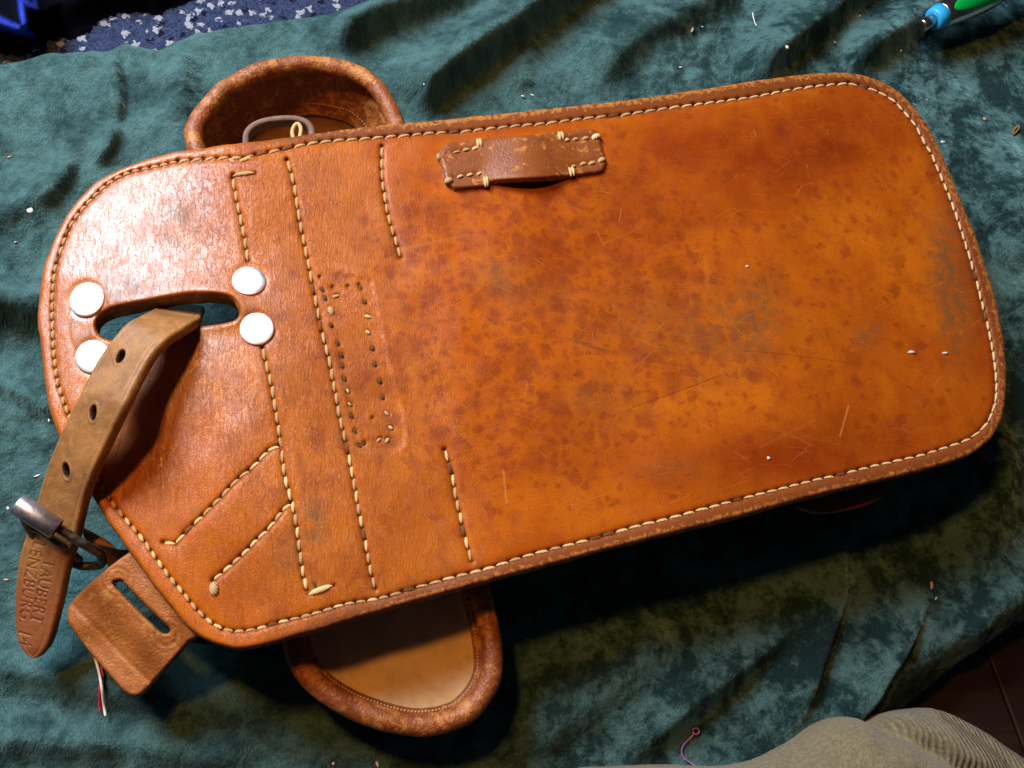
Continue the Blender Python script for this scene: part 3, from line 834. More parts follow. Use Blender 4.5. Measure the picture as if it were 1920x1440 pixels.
def knit_attr(v):
    rib = ((v[:, 0] - 1650) * 0.95 - (v[:, 1] - 1360) * 0.24) / 7.6 + 0.3 * vnoise(v[:, 0] / 50, v[:, 1] / 50, 3)
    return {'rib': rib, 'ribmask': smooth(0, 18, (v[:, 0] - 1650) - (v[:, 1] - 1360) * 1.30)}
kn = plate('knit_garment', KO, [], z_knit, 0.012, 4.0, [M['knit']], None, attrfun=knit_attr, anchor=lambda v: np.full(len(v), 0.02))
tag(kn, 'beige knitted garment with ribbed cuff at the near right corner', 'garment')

# ------------------------------------------------------------------ the leather bag
bag_base = P(1000, 640, 0.0)
BAG = empty('saddlebag', bag_base, 'worn tan leather saddlebag lying on its front on green velvet', 'bag')
BO = np.array(bag_base)

def W2(px, py):     # panel pixel -> bag-local xy (for shader scratches)
    q = P(px, py, 0.066) - BO
    return (q[0], q[1])
DK = (0.13, 0.022, 0.004); LT = (0.60, 0.25, 0.07); OCH = (0.43, 0.16, 0.028)
SCR = [(W2(1187,762), W2(1262,737), .00022, DK, .8), (W2(1262,737), W2(1352,703), .00022, DK, .8), (W2(1390,657), W2(1600,676), .0003, DK, .45),
       (W2(1580,812), W2(1597,757), .00045, LT, .6), (W2(1480,395), W2(1523,428), .0006, OCH, .24), (W2(1322,480), W2(1326,545), .0006, OCH, .2),
       (W2(1425,838), W2(1530,785), .0006, OCH, .2), (W2(1130,458), W2(1190,432), .0005, OCH, .24), (W2(440,782), W2(482,850), .0008, OCH, .24),
       (W2(742,315), W2(775,400), .0006, OCH, .2), (W2(630,835), W2(655,842), .0004, DK, .5), (W2(1070,637), W2(1140,660), .0009, (0.10,.045,.02), .5),
       (W2(945,880), W2(952,940), .0005, LT, .45), (W2(740,595), W2(800,612), .0007, (0.16,.06,.02), .45), (W2(455,965), W2(462,1010), .0006, OCH, .2), (W2(760,465), W2(880,440), .0008, OCH, .35)]
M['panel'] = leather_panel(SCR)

def blobs(v, lst):
    r = np.zeros(len(v))
    for x, y, sx, sy, a in lst: r += a * np.exp(-((v[:, 0] - x) / sx) ** 2 - ((v[:, 1] - y) / sy) ** 2)
    return np.clip(r, 0, 1)
def panel_attr(v):
    d = seg_dist(v, OUT[::3], True); sx = along(v)
    red = blobs(v, [(1300,290,260,95,.75),(1560,250,160,100,.7),(1180,420,160,90,.35),(1600,840,240,70,.65),(1835,560,55,170,.75),(1350,880,260,70,.5),(1000,800,160,120,.3),
                    (760,400,60,120,.25),(1250,560,130,120,.2),(470,1080,70,50,.4),(340,640,60,50,.4),(660,700,50,140,.15),(1700,700,120,90,.3),(1480,480,110,110,.25),(880,900,60,60,.2),
                    (1500,620,150,60,.2),(400,1000,120,60,.25),(1050,500,120,100,.35)])
    red = np.maximum(red, 0.55 * np.exp(-((d - 26) / 16) ** 2) * smooth(600, 900, v[:, 0]))
    red = red * (1 - 0.6 * blobs(v, [(1330,640,140,80,1),(1000,960,130,70,.8),(860,620,110,150,.6),(1640,420,110,90,.7)]))
    grime = blobs(v, [(1770,480,32,90,.95),(1795,590,28,80,.95),(1340,620,110,80,.55),(1420,590,40,80,.6),(590,975,24,38,1),(545,1040,35,40,.6),(935,520,34,40,.7),(830,230,50,26,.7),
                      (1130,750,70,50,.4),(1250,880,60,20,.5),(330,395,40,60,.9),(300,470,60,40,.6),(230,540,60,26,.7),(150,620,40,60,.5),(405,600,60,40,.5),(300,720,60,50,.5),(1625,630,26,24,.8),(640,750,26,70,.35),(1180,600,90,60,.3),
                      (240,545,60,30,.5),(360,640,40,30,.5),(1000,560,60,40,.25),(520,700,40,60,.25),(1420,1000,200,30,.2)])
    wrk = smooth(420, 120, sx) * 0.85
    wrk = np.maximum(wrk * (1 - 0.45 * smooth(-20, -200, sx)), 0.05)
    wrk = np.maximum(wrk, blobs(v, [(290,880,90,90,1.0),(500,560,40,70,.9),(560,700,60,300,.75),(640,950,80,160,.9),(800,1000,80,100,.6)]))
    ds = seg_dist(v, EDGE_SEAM)
    wear = np.where(inside(v, EDGE_SEAM), 0, 0.55 + 0.45 * smooth(16, 3, d)) * (0.12 + 0.88 * smooth(280, 800, v[:, 0]))
    wear = np.maximum(wear, 0.5 * np.exp(-(ds / 6.0) ** 2) * smooth(300, 900, v[:, 0]))
    spots = blobs(v, [(950,560,260,230,.85),(1100,430,230,130,.8),(900,720,150,150,.7),(1250,640,160,140,.5),(1050,830,180,90,.6),(1600,640,220,240,.2),(1500,300,300,150,.22),(800,420,80,90,.4)])
    needle_shade = np.zeros(len(v))
    for a, dep in HOLES: needle_shade = np.maximum(needle_shade, np.exp(-(((v[:, 0] - a[0]) ** 2 + (v[:, 1] - a[1]) ** 2) / 10.0)))
    polish = smooth(40, -120, sx) * smooth(900, 700, v[:, 1]) * (1 - 0.5 * blobs(v, [(360,420,70,80,1)]))
    polish = np.maximum(polish, blobs(v, [(480,570,60,90,.6),(320,830,90,90,.5),(405,700,75,60,1.0)]))
    return {'mask': np.stack([red, grime, wrk, wear], 1), 'spots': spots, 'polish': polish, 'needle_shade': needle_shade}

extra = []
for h, dep in HOLES:
    extra.append(h)
    for k in range(6): extra.append(h + 3.2 * np.array([math.cos(k * 1.047), math.sin(k * 1.047)]))
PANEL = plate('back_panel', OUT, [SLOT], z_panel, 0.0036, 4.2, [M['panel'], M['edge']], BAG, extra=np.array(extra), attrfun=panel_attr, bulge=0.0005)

_c = SLOT.mean(0); _t = np.roll(SLOT, -1, 0) - np.roll(SLOT, 1, 0); _t /= np.linalg.norm(_t, axis=1)[:, None]
_n = np.stack([-_t[:, 1], _t[:, 0]], 1)
if inside(SLOT + _n * 2, SLOT).mean() > 0.5: _n = -_n
plate('slot_lining', catmull((SLOT + _n * 26)[::5], 90, True), [SLOT + _n * (1.0 + 1.2 * vnoise(np.arange(150) / 5.0, np.zeros(150), 44))[:, None]], lambda v: z_panel(v) - 0.0041, 0.0062, 6.0,
      [M['suede'], M['suede']], BAG, anchor=z_panel, bulge=0.0003)
# exact surface height, normal
def surf(px, py):
    v = np.array([[px, py], [px + 3, py], [px, py + 3]])
    z = z_nohole(v)
    q = P(v[:, 0], v[:, 1], z)
    n = np.cross(q[1] - q[0], q[0] - q[2]); n /= np.linalg.norm(n)
    if n[2] < 0: n = -n
    return q[0], n
def z_nohole(v):
    global HOLES
    keep = HOLES; HOLES = []
    z = z_panel(v); HOLES = keep
    return z

# second leather layer of the rim, below the panel
def z_under(v): return z_panel_low(v)
def z_panel_low(v):
    z = z_big(v)
    return z - 0.0043
O2 = OUT.copy()
t_ = np.roll(O2, -1, 0) - np.roll(O2, 1, 0); t_ /= np.linalg.norm(t_, axis=1)[:, None]
nn = np.stack([-t_[:, 1], t_[:, 0]], 1)
if inside(O2 + nn * 2, OUT).mean() > 0.5: nn = -nn
k_ = np.arange(len(O2))
O2 = (O2 + nn * (0.5 + 1.8 * vnoise(k_ / 9.0, k_ * 0.0, 41))[:, None])[::2]
inner = (OUT - nn * 46)[::4]
sx_i = along(O2)
under = plate('rim_layer', O2, [catmull(inner[::2], 240, True)], z_panel_low, 0.0030, 8.0, [M['gusset'], M['edge']], BAG, anchor=lambda v: z_big(v) - 0.0012, bulge=0.0004)

# body below: walls from the rim down to the cloth, closed below
BODY = [(455,318),(700,272),(1000,240),(1300,205),(1560,172),(1650,195),(1705,250),(1760,380),(1815,540),(1848,680),(1840,770),(1790,822),(1600,868),(1300,945),(1000,1025),(760,1090),(590,1138),
        (560,1110),(530,900),(500,700),(470,480)]
BODY = catmull(BODY, 220, True)
zt = z_big(BODY) - 0.0045
top = P(BODY[:, 0], BODY[:, 1], z_big(BODY)); ctr = top.mean(0)
lev = [(0.0, 1.0), (0.15, 1.006), (0.4, 1.008), (0.7, 1.0), (0.92, 0.975), (1.0, 0.93)]
V = []; F = []
m = len(BODY)
for f, sc_ in lev:
    q = ctr + (top - ctr) * np.array([1 + (sc_ - 1), 1 + (sc_ - 1) * 1.6, 1]); z = zt * (1 - f) + 0.0012 * f
    q[:, 2] = z; V.append(q)
for k in range(len(lev) - 1):
    for i in range(m): F.append((k * m + (i + 1) % m, k * m + i, (k + 1) * m + i, (k + 1) * m + (i + 1) % m))
F.append(tuple(range(m))); F.append(tuple((len(lev) - 1) * m + i for i in range(m - 1, -1, -1)))
mk('gusset', np.vstack(V), F, M['gusset'], BAG)

# unit stitch: spindle along x with ends diving into their holes
def spindle(nu=8, nv=7):
    V = []; F = []
    for i in range(nv):
        x = -0.5 + i / (nv - 1); k = abs(2 * x)
        r = 0.5 * math.sqrt(max(0.02, 1 - k ** 2.6))
        for j in range(nu):
            a = 2 * math.pi * j / nu
            V.append((x, r * math.cos(a), r * math.sin(a) - 0.45 * k ** 3))
    for i in range(nv - 1):
        for j in range(nu):
            F.append((i * nu + j, i * nu + (j + 1) % nu, (i + 1) * nu + (j + 1) % nu, (i + 1) * nu + j))
    return V, F
def spindle_mesh(name, mat):
    V, F = spindle(); me = bpy.data.meshes.new(name); me.from_pydata(V, [], F); me.materials.append(mat)
    me.polygons.foreach_set('use_smooth', np.ones(len(F), bool)); return me
SP = [spindle_mesh('stitch', M['thread']), spindle_mesh('stitch_soiled', M['thread_dark']), spindle_mesh('stitch_pale', M['thread_pale'])]
MM = 0.40 / FP      # metres per photo pixel near the bag

def put_stitch(name, me, c, d, L, w, parent, lift=0.00025, sfun=None):
    q, n = (sfun or surf)(c[0], c[1])
    a = P(c[0] - d[0] * L / 2, c[1] - d[1] * L / 2, q[2]); b = P(c[0] + d[0] * L / 2, c[1] + d[1] * L / 2, q[2])
    x = b - a; Lm = np.linalg.norm(x)
    x = x - (x @ n) * n; x /= np.linalg.norm(x); y = np.cross(n, x)
    wm = w * MM
    pos = q + n * lift - BO
    o = bpy.data.objects.new(name, me); COL.objects.link(o); o.parent = parent
    o.matrix_local = Matrix(((x[0] * Lm, y[0] * wm, n[0] * wm * 0.85, pos[0]), (x[1] * Lm, y[1] * wm, n[1] * wm * 0.85, pos[1]), (x[2] * Lm, y[2] * wm, n[2] * wm * 0.85, pos[2]), (0, 0, 0, 1)))
    return o
_all = np.array([c for c, d, L, w in STITCH] + [c for c, *_ in REMN] + [(x, y) for x, y, r in RIVETS], float)
_q3 = np.vstack([_all, _all + [3, 0], _all + [0, 3]]); _z3 = z_nohole(_q3); _w3 = P(_q3[:, 0], _q3[:, 1], _z3).reshape(3, -1, 3)
_n3 = np.cross(_w3[1] - _w3[0], _w3[0] - _w3[2]); _n3 /= np.linalg.norm(_n3, axis=1)[:, None]; _n3[_n3[:, 2] < 0] *= -1
SURF = {(round(float(a), 3), round(float(b), 3)): (_w3[0][i], _n3[i]) for i, (a, b) in enumerate(_all)}
def surf(px, py): return SURF[(round(float(px), 3), round(float(py), 3))]
for c, d, L, w in STITCH:
    soil = 1 if random.random() < 0.06 and L < 30 else (2 if c[0] > 1250 or (c[1] > 820 and random.random() < 0.5) else 0)
    put_stitch('stitch', SP[soil], c, d, L * 1.04, w, PANEL, 0.0001)
for (c, an, L, w, tone) in REMN:
    put_stitch('thread_remnant', SP[(0, 1, 2)[tone]], c, np.array([math.cos(an), math.sin(an)]), L, w * 0.72, PANEL, -0.0001)

# rivets: domed caps
for x, y, r in RIVETS:
    q, n = surf(x, y)
    q = P(x, y, z_big(np.array([[x, y]]))[0] + 0.0003)
    xa = np.cross([0, 1, 0], n); xa /= np.linalg.norm(xa); ya = np.cross(n, xa)
    R = r * MM * 1.02
    V = []; F = []
    prof = [(1.0, -0.0016), (1.0, 0.0002), (0.985, 0.00045), (0.95, 0.00056), (0.7, 0.00066), (0.4, 0.00072), (0.12, 0.00074)]
    sg = 40
    for rr, h in prof:
        for k in range(sg):
            a = 2 * math.pi * k / sg
            V.append(q + (xa * math.cos(a) + ya * math.sin(a)) * R * rr + n * h)
    for i in range(len(prof) - 1):
        for k in range(sg): F.append((i * sg + k, i * sg + (k + 1) % sg, (i + 1) * sg + (k + 1) % sg, (i + 1) * sg + k))
    F.append(tuple((len(prof) - 1) * sg + k for k in range(sg)))
    mk('rivet', V, F, M['rivet'], BAG)

# belt loop sewn on near the top edge
Z7 = lambda x, y: (780 + x / 4.36, 200 + y / 4.36)
BL = [Z7(*p) for p in ((262,297),(380,283),(490,268),(620,255),(700,247),(850,236),(1000,226),(1150,210),(1290,194),(1425,181),(1462,192),(1490,216),(1508,275),(1520,330),(1538,390),(1548,432),(1545,490),(1505,535),
                       (1400,552),(1280,568),(1100,583),(900,592),(740,602),(620,615),(565,650),(450,664),(325,674),(285,655),(243,618),(225,545),(214,480),(200,450),(181,418),(188,390),(215,345))]
BL = catmull(BL, 190, True)
def z_loop(v):
    u = (v[:, 0] - 832) / (1135 - 832)
    arch = smooth(0.22, 0.52, u) * smooth(0.84, 0.54, u)
    z = z_big(v) + 0.0022 + 0.0042 * arch
    lowside = (v[:, 1] - (312 - 0.08 * (v[:, 0] - 980))) / 40
    z += 0.0016 * arch * np.clip(lowside, -1, 1)
    d = seg_dist(v, BL[::2], True); q = np.clip(1 - d / 6.0, 0, 1)
    z -= 0.0012 * (1 - np.sqrt(np.clip(1 - q * q, 0, 1)))
    for pl in BLS: z -= 0.0007 * np.exp(-(seg_dist(v, pl) / 4.5) ** 2)
    return z
BLS = [[Z7(330,375),Z7(485,345)],[Z7(300,590),Z7(515,555)],[Z7(1225,278),Z7(1465,250)],[Z7(1280,490),Z7(1515,440)]]
LOOP = plate('belt_loop', BL, [], z_loop, 0.0024, 4.0, [M['loop'], M['edge']], BAG)
def surf_loop(px, py):
    v = np.array([[px, py], [px + 3, py], [px, py + 3]]); z = z_loop(v); q = P(v[:, 0], v[:, 1], z)
    n = np.cross(q[1] - q[0], q[0] - q[2]); n /= np.linalg.norm(n)
    return q[0], (n if n[2] > 0 else -n)
for (a, b, w) in (((500,262),(512,330),7),((520,258),(534,326),7),((1165,205),(1180,275),8),((1186,203),(1205,272),8),((560,572),(570,655),7),((578,570),(587,650),6),((1252,495),(1268,570),7),((1275,492),(1290,565),7),
                  ((455,352),(515,338),8),((380,362),(440,350),8),((300,385),(365,366),5),((182,385),(195,440),9),((235,618),(300,592),13),((335,580),(385,562),6),((415,566),(465,550),6),((490,562),(545,545),8),
                  ((1205,282),(1255,270),8),((1280,276),(1330,264),8),((1358,270),(1415,256),9),((1430,262),(1510,240),13),((1485,455),(1550,428),11),((1410,473),(1470,458),9),((1340,478),(1395,464),8),((1265,500),(1310,484),7)):
    a = np.array(Z7(*a)); b = np.array(Z7(*b)); L = np.linalg.norm(b - a)
    put_stitch('stitch', SP[2 if random.random() < 0.6 else 0], (a + b) / 2, (b - a) / L, L * 1.05, w, LOOP, 0.0004, surf_loop)

# keeper tab with its slot, sewn under the flap corner
KEEP = [(262,1030),(247,1033),(193,1073),(143,1119),(129,1138),(127,1153),(133,1173),(173,1227),(220,1281),(240,1300),(252,1304),(264,1301),(277,1290),(327,1233),(353,1203),(375,1190),(395,1160),(345,1085),(310,1050)]
KEEP = catmull(KEEP, 170, True)
KS = catmull([(213,1097),(216,1089),(224,1087),(232,1091),(275,1135),(316,1174),(320,1181),(316,1188),(305,1188),(296,1182),(255,1142)], 70, True)
def z_keep(v):
    t = ((v[:, 0] - 330) * -0.74 + (v[:, 1] - 1110) * 0.67)
    z = 0.0490 - 0.010 * smooth(0, 200, t) + 0.0012 * vnoise(v[:, 0] / 50, v[:, 1] / 50, 51)
    z -= 0.004 * smooth(95, 150, t)
    dcr = seg_dist(v, [(133, 1130), (277, 1277)]); z -= 0.0007 * np.exp(-(dcr / 3.5) ** 2)
    d = np.minimum(seg_dist(v, KEEP, True), seg_dist(v, KS, True)); q = np.clip(1 - d / 5.0, 0, 1)
    z -= 0.0011 * (1 - np.sqrt(np.clip(1 - q * q, 0, 1)))
    for c in ((222, 1085), (312, 1190)):
        dr = np.hypot(v[:, 0] - c[0], v[:, 1] - c[1])
        z += 0.0003 * np.sin(dr / 1.9) * np.exp(-((dr - 22) / 14) ** 2)
    return z
tag(plate('keeper_tab', KEEP, [KS], z_keep, 0.0038, 4.0, [M['keeper'], M['edge']], BAG), 'slotted brown leather keeper tab')

# side ears with a rolled rim, low down beside the body
def ear(outer, ends, z0, zrim, rad, stitch_in, floor_mat, wall=1.6):
    o = catmull(outer, 90)
    zz = zrim + np.zeros(90)
    inn = o - 0
    t = np.gradient(o, axis=0); t /= np.linalg.norm(t, axis=1)[:, None]
    n = np.stack([-t[:, 1], t[:, 0]], 1)
    c = np.mean(outer + ends, axis=0)
    if ((c - o) * n).sum() < 0: n = -n
    rp = rad / MM * 0.86
    mid = o + n * rp
    path = P(mid[:, 0], mid[:, 1], zz)
    path[:, 2] += 0.0006 * vnoise(np.arange(90) / 6.0, np.zeros(90), 61)
    wob = 1 + 0.05 * vnoise(np.arange(90) / 2.2, np.zeros(90), 62) + 0.06 * vnoise(np.arange(90) / 9.0, np.zeros(90), 63)
    inner_ = np.vstack([o + n * rp * 1.0, catmull(ends, 20)])
    pz = lambda v: np.full(len(v), z0) + 0.0008 * vnoise(v[:, 0] / 60, v[:, 1] / 60, 64) + (zrim - z0 - 0.003) * np.exp(-(seg_dist(v, mid) / (rp * wall)) ** 2)
    e = plate('side_ear', inner_[::1], [], pz, 0.0028, 5.0, [floor_mat, M['edge']], BAG, anchor=lambda v: np.full(len(v), zrim - 0.002))
    Vt, Ft = tube(path, rad * wob, 18)
    mk('rolled_rim', Vt, Ft, M['rim'], e)
    # flat flange of the rim leather with its fine stitching
    f0 = o + n * rp * 1.3; f1 = o + n * (rp * 2 + stitch_in)
    k = np.arange(4, 86)
    fl_ = np.vstack([f0[k], f1[k][::-1]])
    fz = lambda v: pz(v) + 0.0016
    mk_ = plate('rim_flange', fl_, [], fz, 0.0014, 6.0, [M['rim'], M['edge']], e, anchor=lambda v: np.full(len(v), zrim - 0.002), ring=(2.0,))
    st = catmull(o[6:84] + n[6:84] * (rp * 2 + stitch_in * 0.62), int(plen(o) / 9.5))
    V0, F0 = spindle(6, 5); V0 = np.array(V0); parts = []
    for i in range(len(st) - 1):
        a = P(st[i][0], st[i][1], zrim - 0.002); b = P(st[i + 1][0], st[i + 1][1], zrim - 0.002)
        zz_ = fz(np.array([(st[i] + st[i + 1]) / 2]))[0] + 0.0002
        d = b - a; L = np.linalg.norm(d); d /= L; y = np.array([-d[1], d[0], 0])
        cc = (a + b) / 2; cc[2] = zz_
        parts.append((cc + V0[:, :1] * d * L * 0.8 + V0[:, 1:2] * y * 0.0008 + V0[:, 2:3] * np.array([0, 0, 0.0008]), F0))
    Vs, Fs = join(parts)
    tag(mk('rim_stitching', Vs, Fs, M['thread'], e), None, None, None, 'stuff')
    return e
UE = [(372,330),(353,285),(347,255),(352,230),(370,200),(407,160),(457,130),(520,110),(582,104),(632,110),(682,127),(720,157),(745,197),(759,232),(770,300)]
ear(UE, [(770,320),(600,345),(390,345)], 0.014, 0.044, 0.0041, 22, M['floor_brown'], 1.7)
LE = [(548,1130),(532,1175),(535,1213),(553,1260),(587,1300),(630,1330),(680,1353),(747,1373),(797,1377),(847,1368),(880,1353),(913,1320),(937,1273),(940,1217),(932,1167),(918,1110),(900,1060)]
ear(LE, [(890,1040),(720,1060),(560,1110)], 0.029, 0.037, 0.0043, 13, M['flesh'])

# little leather ring with a thread loop, at the far edge
th = np.linspace(0, 2 * math.pi, 60, endpoint=False)
rx = 523 + 62 * np.sign(np.cos(th)) * np.abs(np.cos(th)) ** 0.8; ry = 262 - 0.09 * (rx - 523) - 34 * np.sign(np.sin(th)) * np.abs(np.sin(th)) ** 0.8
pth = P(rx, ry, 0.054)
Vr, Fr = tube(pth, 1.0, 12, closed=True, rect=(0.0013, 0.0030))
mk('leather_ring', Vr, Fr, M['ring'], BAG)
lp = catmull([(553,268),(548,250),(551,238),(558,232),(564,240),(563,254),(559,268)], 24)
Vt, Ft = tube(P(lp[:, 0], lp[:, 1], 0.0585), 0.0009, 7)
mk('thread_loop', Vt, Ft, M['thread'], BAG)

# small tab peeking out under the rim at the near right
tb = catmull([(1490,915),(1530,925),(1600,915),(1650,895)], 30)
tp = P(tb[:, 0], tb[:, 1], 0.045); tp[:, 1] -= 0.006
Vt, Ft = tube(tp, 1.0, 12, rect=(0.0030, 0.0016))
mk('side_loop', Vt, Ft, M['gusset'], BAG)

# ------------------------------------------------------------------ the strap
SEC = [((300,562),(384,574),-0.030),((294,572),(380,586),-0.012),((284,580),(376,596),0.000),((270,587),(362,603),0.0085),((256,594),(343,615),0.0125),((235,606),(318,630),0.0165),((208,637),(288,658),0.0190),((181,676),(262,699),0.0200)]
secL = []; secR = []; secZ = []
for l, r, dz in SEC:
    zc_ = float(z_big(np.array([[(l[0] + r[0]) / 2, (l[1] + r[1]) / 2]]))[0])
    secL.append(l); secR.append(r); secZ.append(zc_ + dz)
for l, r, z in (((151,733),(232,758),.0775),((120,796),(201,824),.071),((92,862),(172,888),.063),((71,927),(153,950),.0535),((53,985),(140,1010),.046),((35,1045),(124,1066),.040),((27,1110),(110,1132),.0345),((27,1170),(95,1190),.030),((33,1205),(86,1216),.028),((46,1226),(76,1230),.0265),((58,1234),(66,1235),.026)):
    secL.append(l); secR.append(r); secZ.append(z)
STR = empty('leather_strap', P(80, 1150, 0.0), 'brown leather strap with punched holes and roller buckle, threaded through the bag', 'strap')
SO = np.array(STR.location)
roll = np.array([0, 0, 0, .001, .002, .0032, .0045, .0055, .006, .006, .0055, .0045, .0035, .003, .0025, .002, .0012, .0005, 0])[:len(secZ)]
l3 = P(np.array(secL)[:, 0], np.array(secL)[:, 1], np.array(secZ) - roll); r3 = P(np.array(secR)[:, 0], np.array(secR)[:, 1], np.array(secZ) + roll)
NS = 560
both = catmull(np.hstack([l3, r3]), NS)
SL, SR = both[:, :3], both[:, 3:]
cen = (SL + SR) / 2
T = np.gradient(cen, axis=0); T /= np.linalg.norm(T, axis=1)[:, None]
WD = SR - SL; WL = np.linalg.norm(WD, axis=1)
WN = WD / WL[:, None]; NN = np.cross(WN, T); NN /= np.linalg.norm(NN, axis=1)[:, None]
NN[NN[:, 2] < 0] *= -1 if (NN[:, 2] < 0).mean() > 0.5 else 1
arc = np.concatenate([[0], np.cumsum(np.linalg.norm(np.diff(cen, axis=0), axis=1))])

def text_tris(txt, size):
    cu = bpy.data.curves.new('lettering', 'FONT'); cu.body = txt; cu.size = size; cu.space_character = 1.06; cu.offset = -0.008 * size
    ob = bpy.data.objects.new('lettering', cu); COL.objects.link(ob)
    dg = bpy.context.evaluated_depsgraph_get(); me = bpy.data.meshes.new_from_object(ob.evaluated_get(dg)); me.calc_loop_triangles()
    V = np.array([v.co[:2] for v in me.vertices]); Tt = np.array([t.vertices[:] for t in me.loop_triangles])
    bpy.data.objects.remove(ob); bpy.data.curves.remove(cu); bpy.data.meshes.remove(me)
    return V, Tt
def in_tris(p, V, Tt):
    r = np.zeros(len(p), bool)
    for t in Tt:
        a, b, c = V[t]
        bb = (p[:, 0] >= min(a[0], b[0], c[0])) & (p[:, 0] <= max(a[0], b[0], c[0])) & (p[:, 1] >= min(a[1], b[1], c[1])) & (p[:, 1] <= max(a[1], b[1], c[1]))
        if not bb.any(): continue
        q = p[bb]
        s1 = (b[0]-a[0])*(q[:,1]-a[1])-(b[1]-a[1])*(q[:,0]-a[0]); s2 = (c[0]-b[0])*(q[:,1]-b[1])-(c[1]-b[1])*(q[:,0]-b[0]); s3 = (a[0]-c[0])*(q[:,1]-c[1])-(a[1]-c[1])*(q[:,0]-c[0])
        r[np.where(bb)[0][((s1 >= 0) & (s2 >= 0) & (s3 >= 0)) | ((s1 <= 0) & (s2 <= 0) & (s3 <= 0))]] = True
    return r
MV = 64; TH = 0.0042
us = np.linspace(0, 1, MV)
topg = cen[:, None, :] + WN[:, None, :] * ((us - 0.5)[None, :, None] * WL[:, None, None])
ed = np.minimum(us[None, :], 1 - us[None, :]) * WL[:, None]
q_ = np.clip(1 - ed / 0.0014, 0, 1)
hgt = -0.0011 * (1 - np.sqrt(np.clip(1 - q_ * q_, 0, 1)))
hgt += -0.00012 * np.exp(-((ed - 0.0024) / 0.0005) ** 2)          # creased border line
hgt += 0.00007 * vnoise(arc[:, None] * 400 + 0 * ed, us[None, :] * 9 + 0 * ed, 71)
# punched holes
hole_shade = np.zeros_like(ed)
for hx, hy in ((223, 666), (176, 774), (121, 883)):
    zi = np.interp(hy, [(a[1] + b[1]) / 2 for a, b in zip(secL, secR)], secZ)
    hp = P(hx, hy, zi)
    d1 = ((topg - hp) * T[:, None, :]).sum(2); d2 = ((topg - hp) * WN[:, None, :]).sum(2)
    dd = np.sqrt((d1 / 0.0025) ** 2 + (d2 / 0.0018) ** 2)
    hgt -= 0.0036 * smooth(1.05, 0.75, dd) - 0.0003 * np.exp(-((dd - 1.3) / 0.25) ** 2)
    hole_shade = np.maximum(hole_shade, smooth(1.15, 0.95, dd))
# stamped lettering near the tip: reads down the strap
emb = np.zeros_like(ed)
cy = P(0, 0, 0)
def row_at(y):     # strap row whose centre projects to photo row y
    c = cen - CAM; w = c @ FWD; py = 720 - FP * (c @ UPV) / w
    i0 = NS // 2
    return i0 + int(np.argmin(np.abs(py[i0:] - y)))
for txt, y0, y1, lat, hh in (('TAUBERT', 1048, 1168, 0.14, 0.0051), ('LENZBURG. 14', 1024, 1214, -0.165, 0.0051)):
    V_, T_ = text_tris(txt, 1.0)
    s0, s1 = arc[row_at(y0)], arc[row_at(y1)]
    w0 = V_[:, 0].max() - V_[:, 0].min(); cap = 0.70
    px_ = (arc[:, None] - s0) / (s1 - s0) * w0 + V_[:, 0].min() + 0 * ed
    lane = lat - 0.05 * (arc - s0)[:, None] / (s1 - s0)
    py_ = ((us[None, :] - 0.5 - lane) * WL[:, None]) / hh * cap + cap * 0.5
    pp = np.stack([px_.ravel(), py_.ravel()], 1)
    hit = in_tris(pp, V_, T_).reshape(ed.shape)
    emb = np.maximum(emb, hit.astype(float))
hgt -= 0.00040 * emb
topg = topg + NN[:, None, :] * hgt[..., None]
sidel = [0.35, 0.75]
botg = cen[:, None, :] + WN[:, None, :] * ((us[::4] - 0.5)[None, :, None] * WL[:, None, None]) - NN[:, None, :] * TH
MB_ = botg.shape[1]
ringv = []
for i in range(NS):
    row = [topg[i, j] for j in range(MV)]
    row.append(SR[i] + WN[i] * 0.0003 - NN[i] * TH * 0.55); row.append(SR[i] - NN[i] * TH * 0.9)
    row += [botg[i, j] for j in range(MB_ - 1, -1, -1)]
    row.append(SL[i] - NN[i] * TH * 0.9); row.append(SL[i] - WN[i] * 0.0003 - NN[i] * TH * 0.55)
    ringv += row
RW = MV + 4 + MB_
F = []; mi = []
for i in range(NS - 1):
    for j in range(RW):
        j2 = (j + 1) % RW
        F.append((i * RW + j, i * RW + j2, (i + 1) * RW + j2, (i + 1) * RW + j)); mi.append(0 if j < MV - 1 else 1)
F.append(tuple(range(RW - 1, -1, -1))); mi.append(1); F.append(tuple((NS - 1) * RW + j for j in range(RW))); mi.append(1)
ss = NT('stamped_strap_leather')
a1 = ss.attr('stamp').outputs['Fac']; a2 = ss.attr('tip').outputs['Fac']; a3 = ss.attr('punch_shade').outputs['Fac']
n1 = ss.noise(70, 5, 0.6, 0.4); n2 = ss.noise(260, 6, 0.7, 0.5)
bc = ss.mix(ss.ramp(n1, 0.32, 0.68), (0.33, 0.150, 0.042), (0.21, 0.090, 0.028))
bc = ss.mix(ss.math('MULTIPLY', ss.ramp(n2, 0.45, 0.75), 0.6), bc, (0.40, 0.20, 0.062))
bc = ss.mix(ss.math('MULTIPLY', ss.ramp(ss.noise(85, 4, 0.6, 0.8), 0.56, 0.72), 0.7), bc, (0.13, 0.070, 0.036))
bc = ss.mix(ss.math('MULTIPLY', a2, 0.8), bc, (0.23, 0.065, 0.018))
bc = ss.mix(ss.math('MULTIPLY', a1, 0.5), bc, (0.10, 0.035, 0.012))
bc = ss.mix(a3, bc, (0.006, 0.003, 0.002))  # pits painted black, standing in for the darkness inside the holes
hh_ = ss.math('MULTIPLY_ADD', ss.voro(1200).outputs['Distance'], 0.4, ss.noise(500, 6, 0.7))
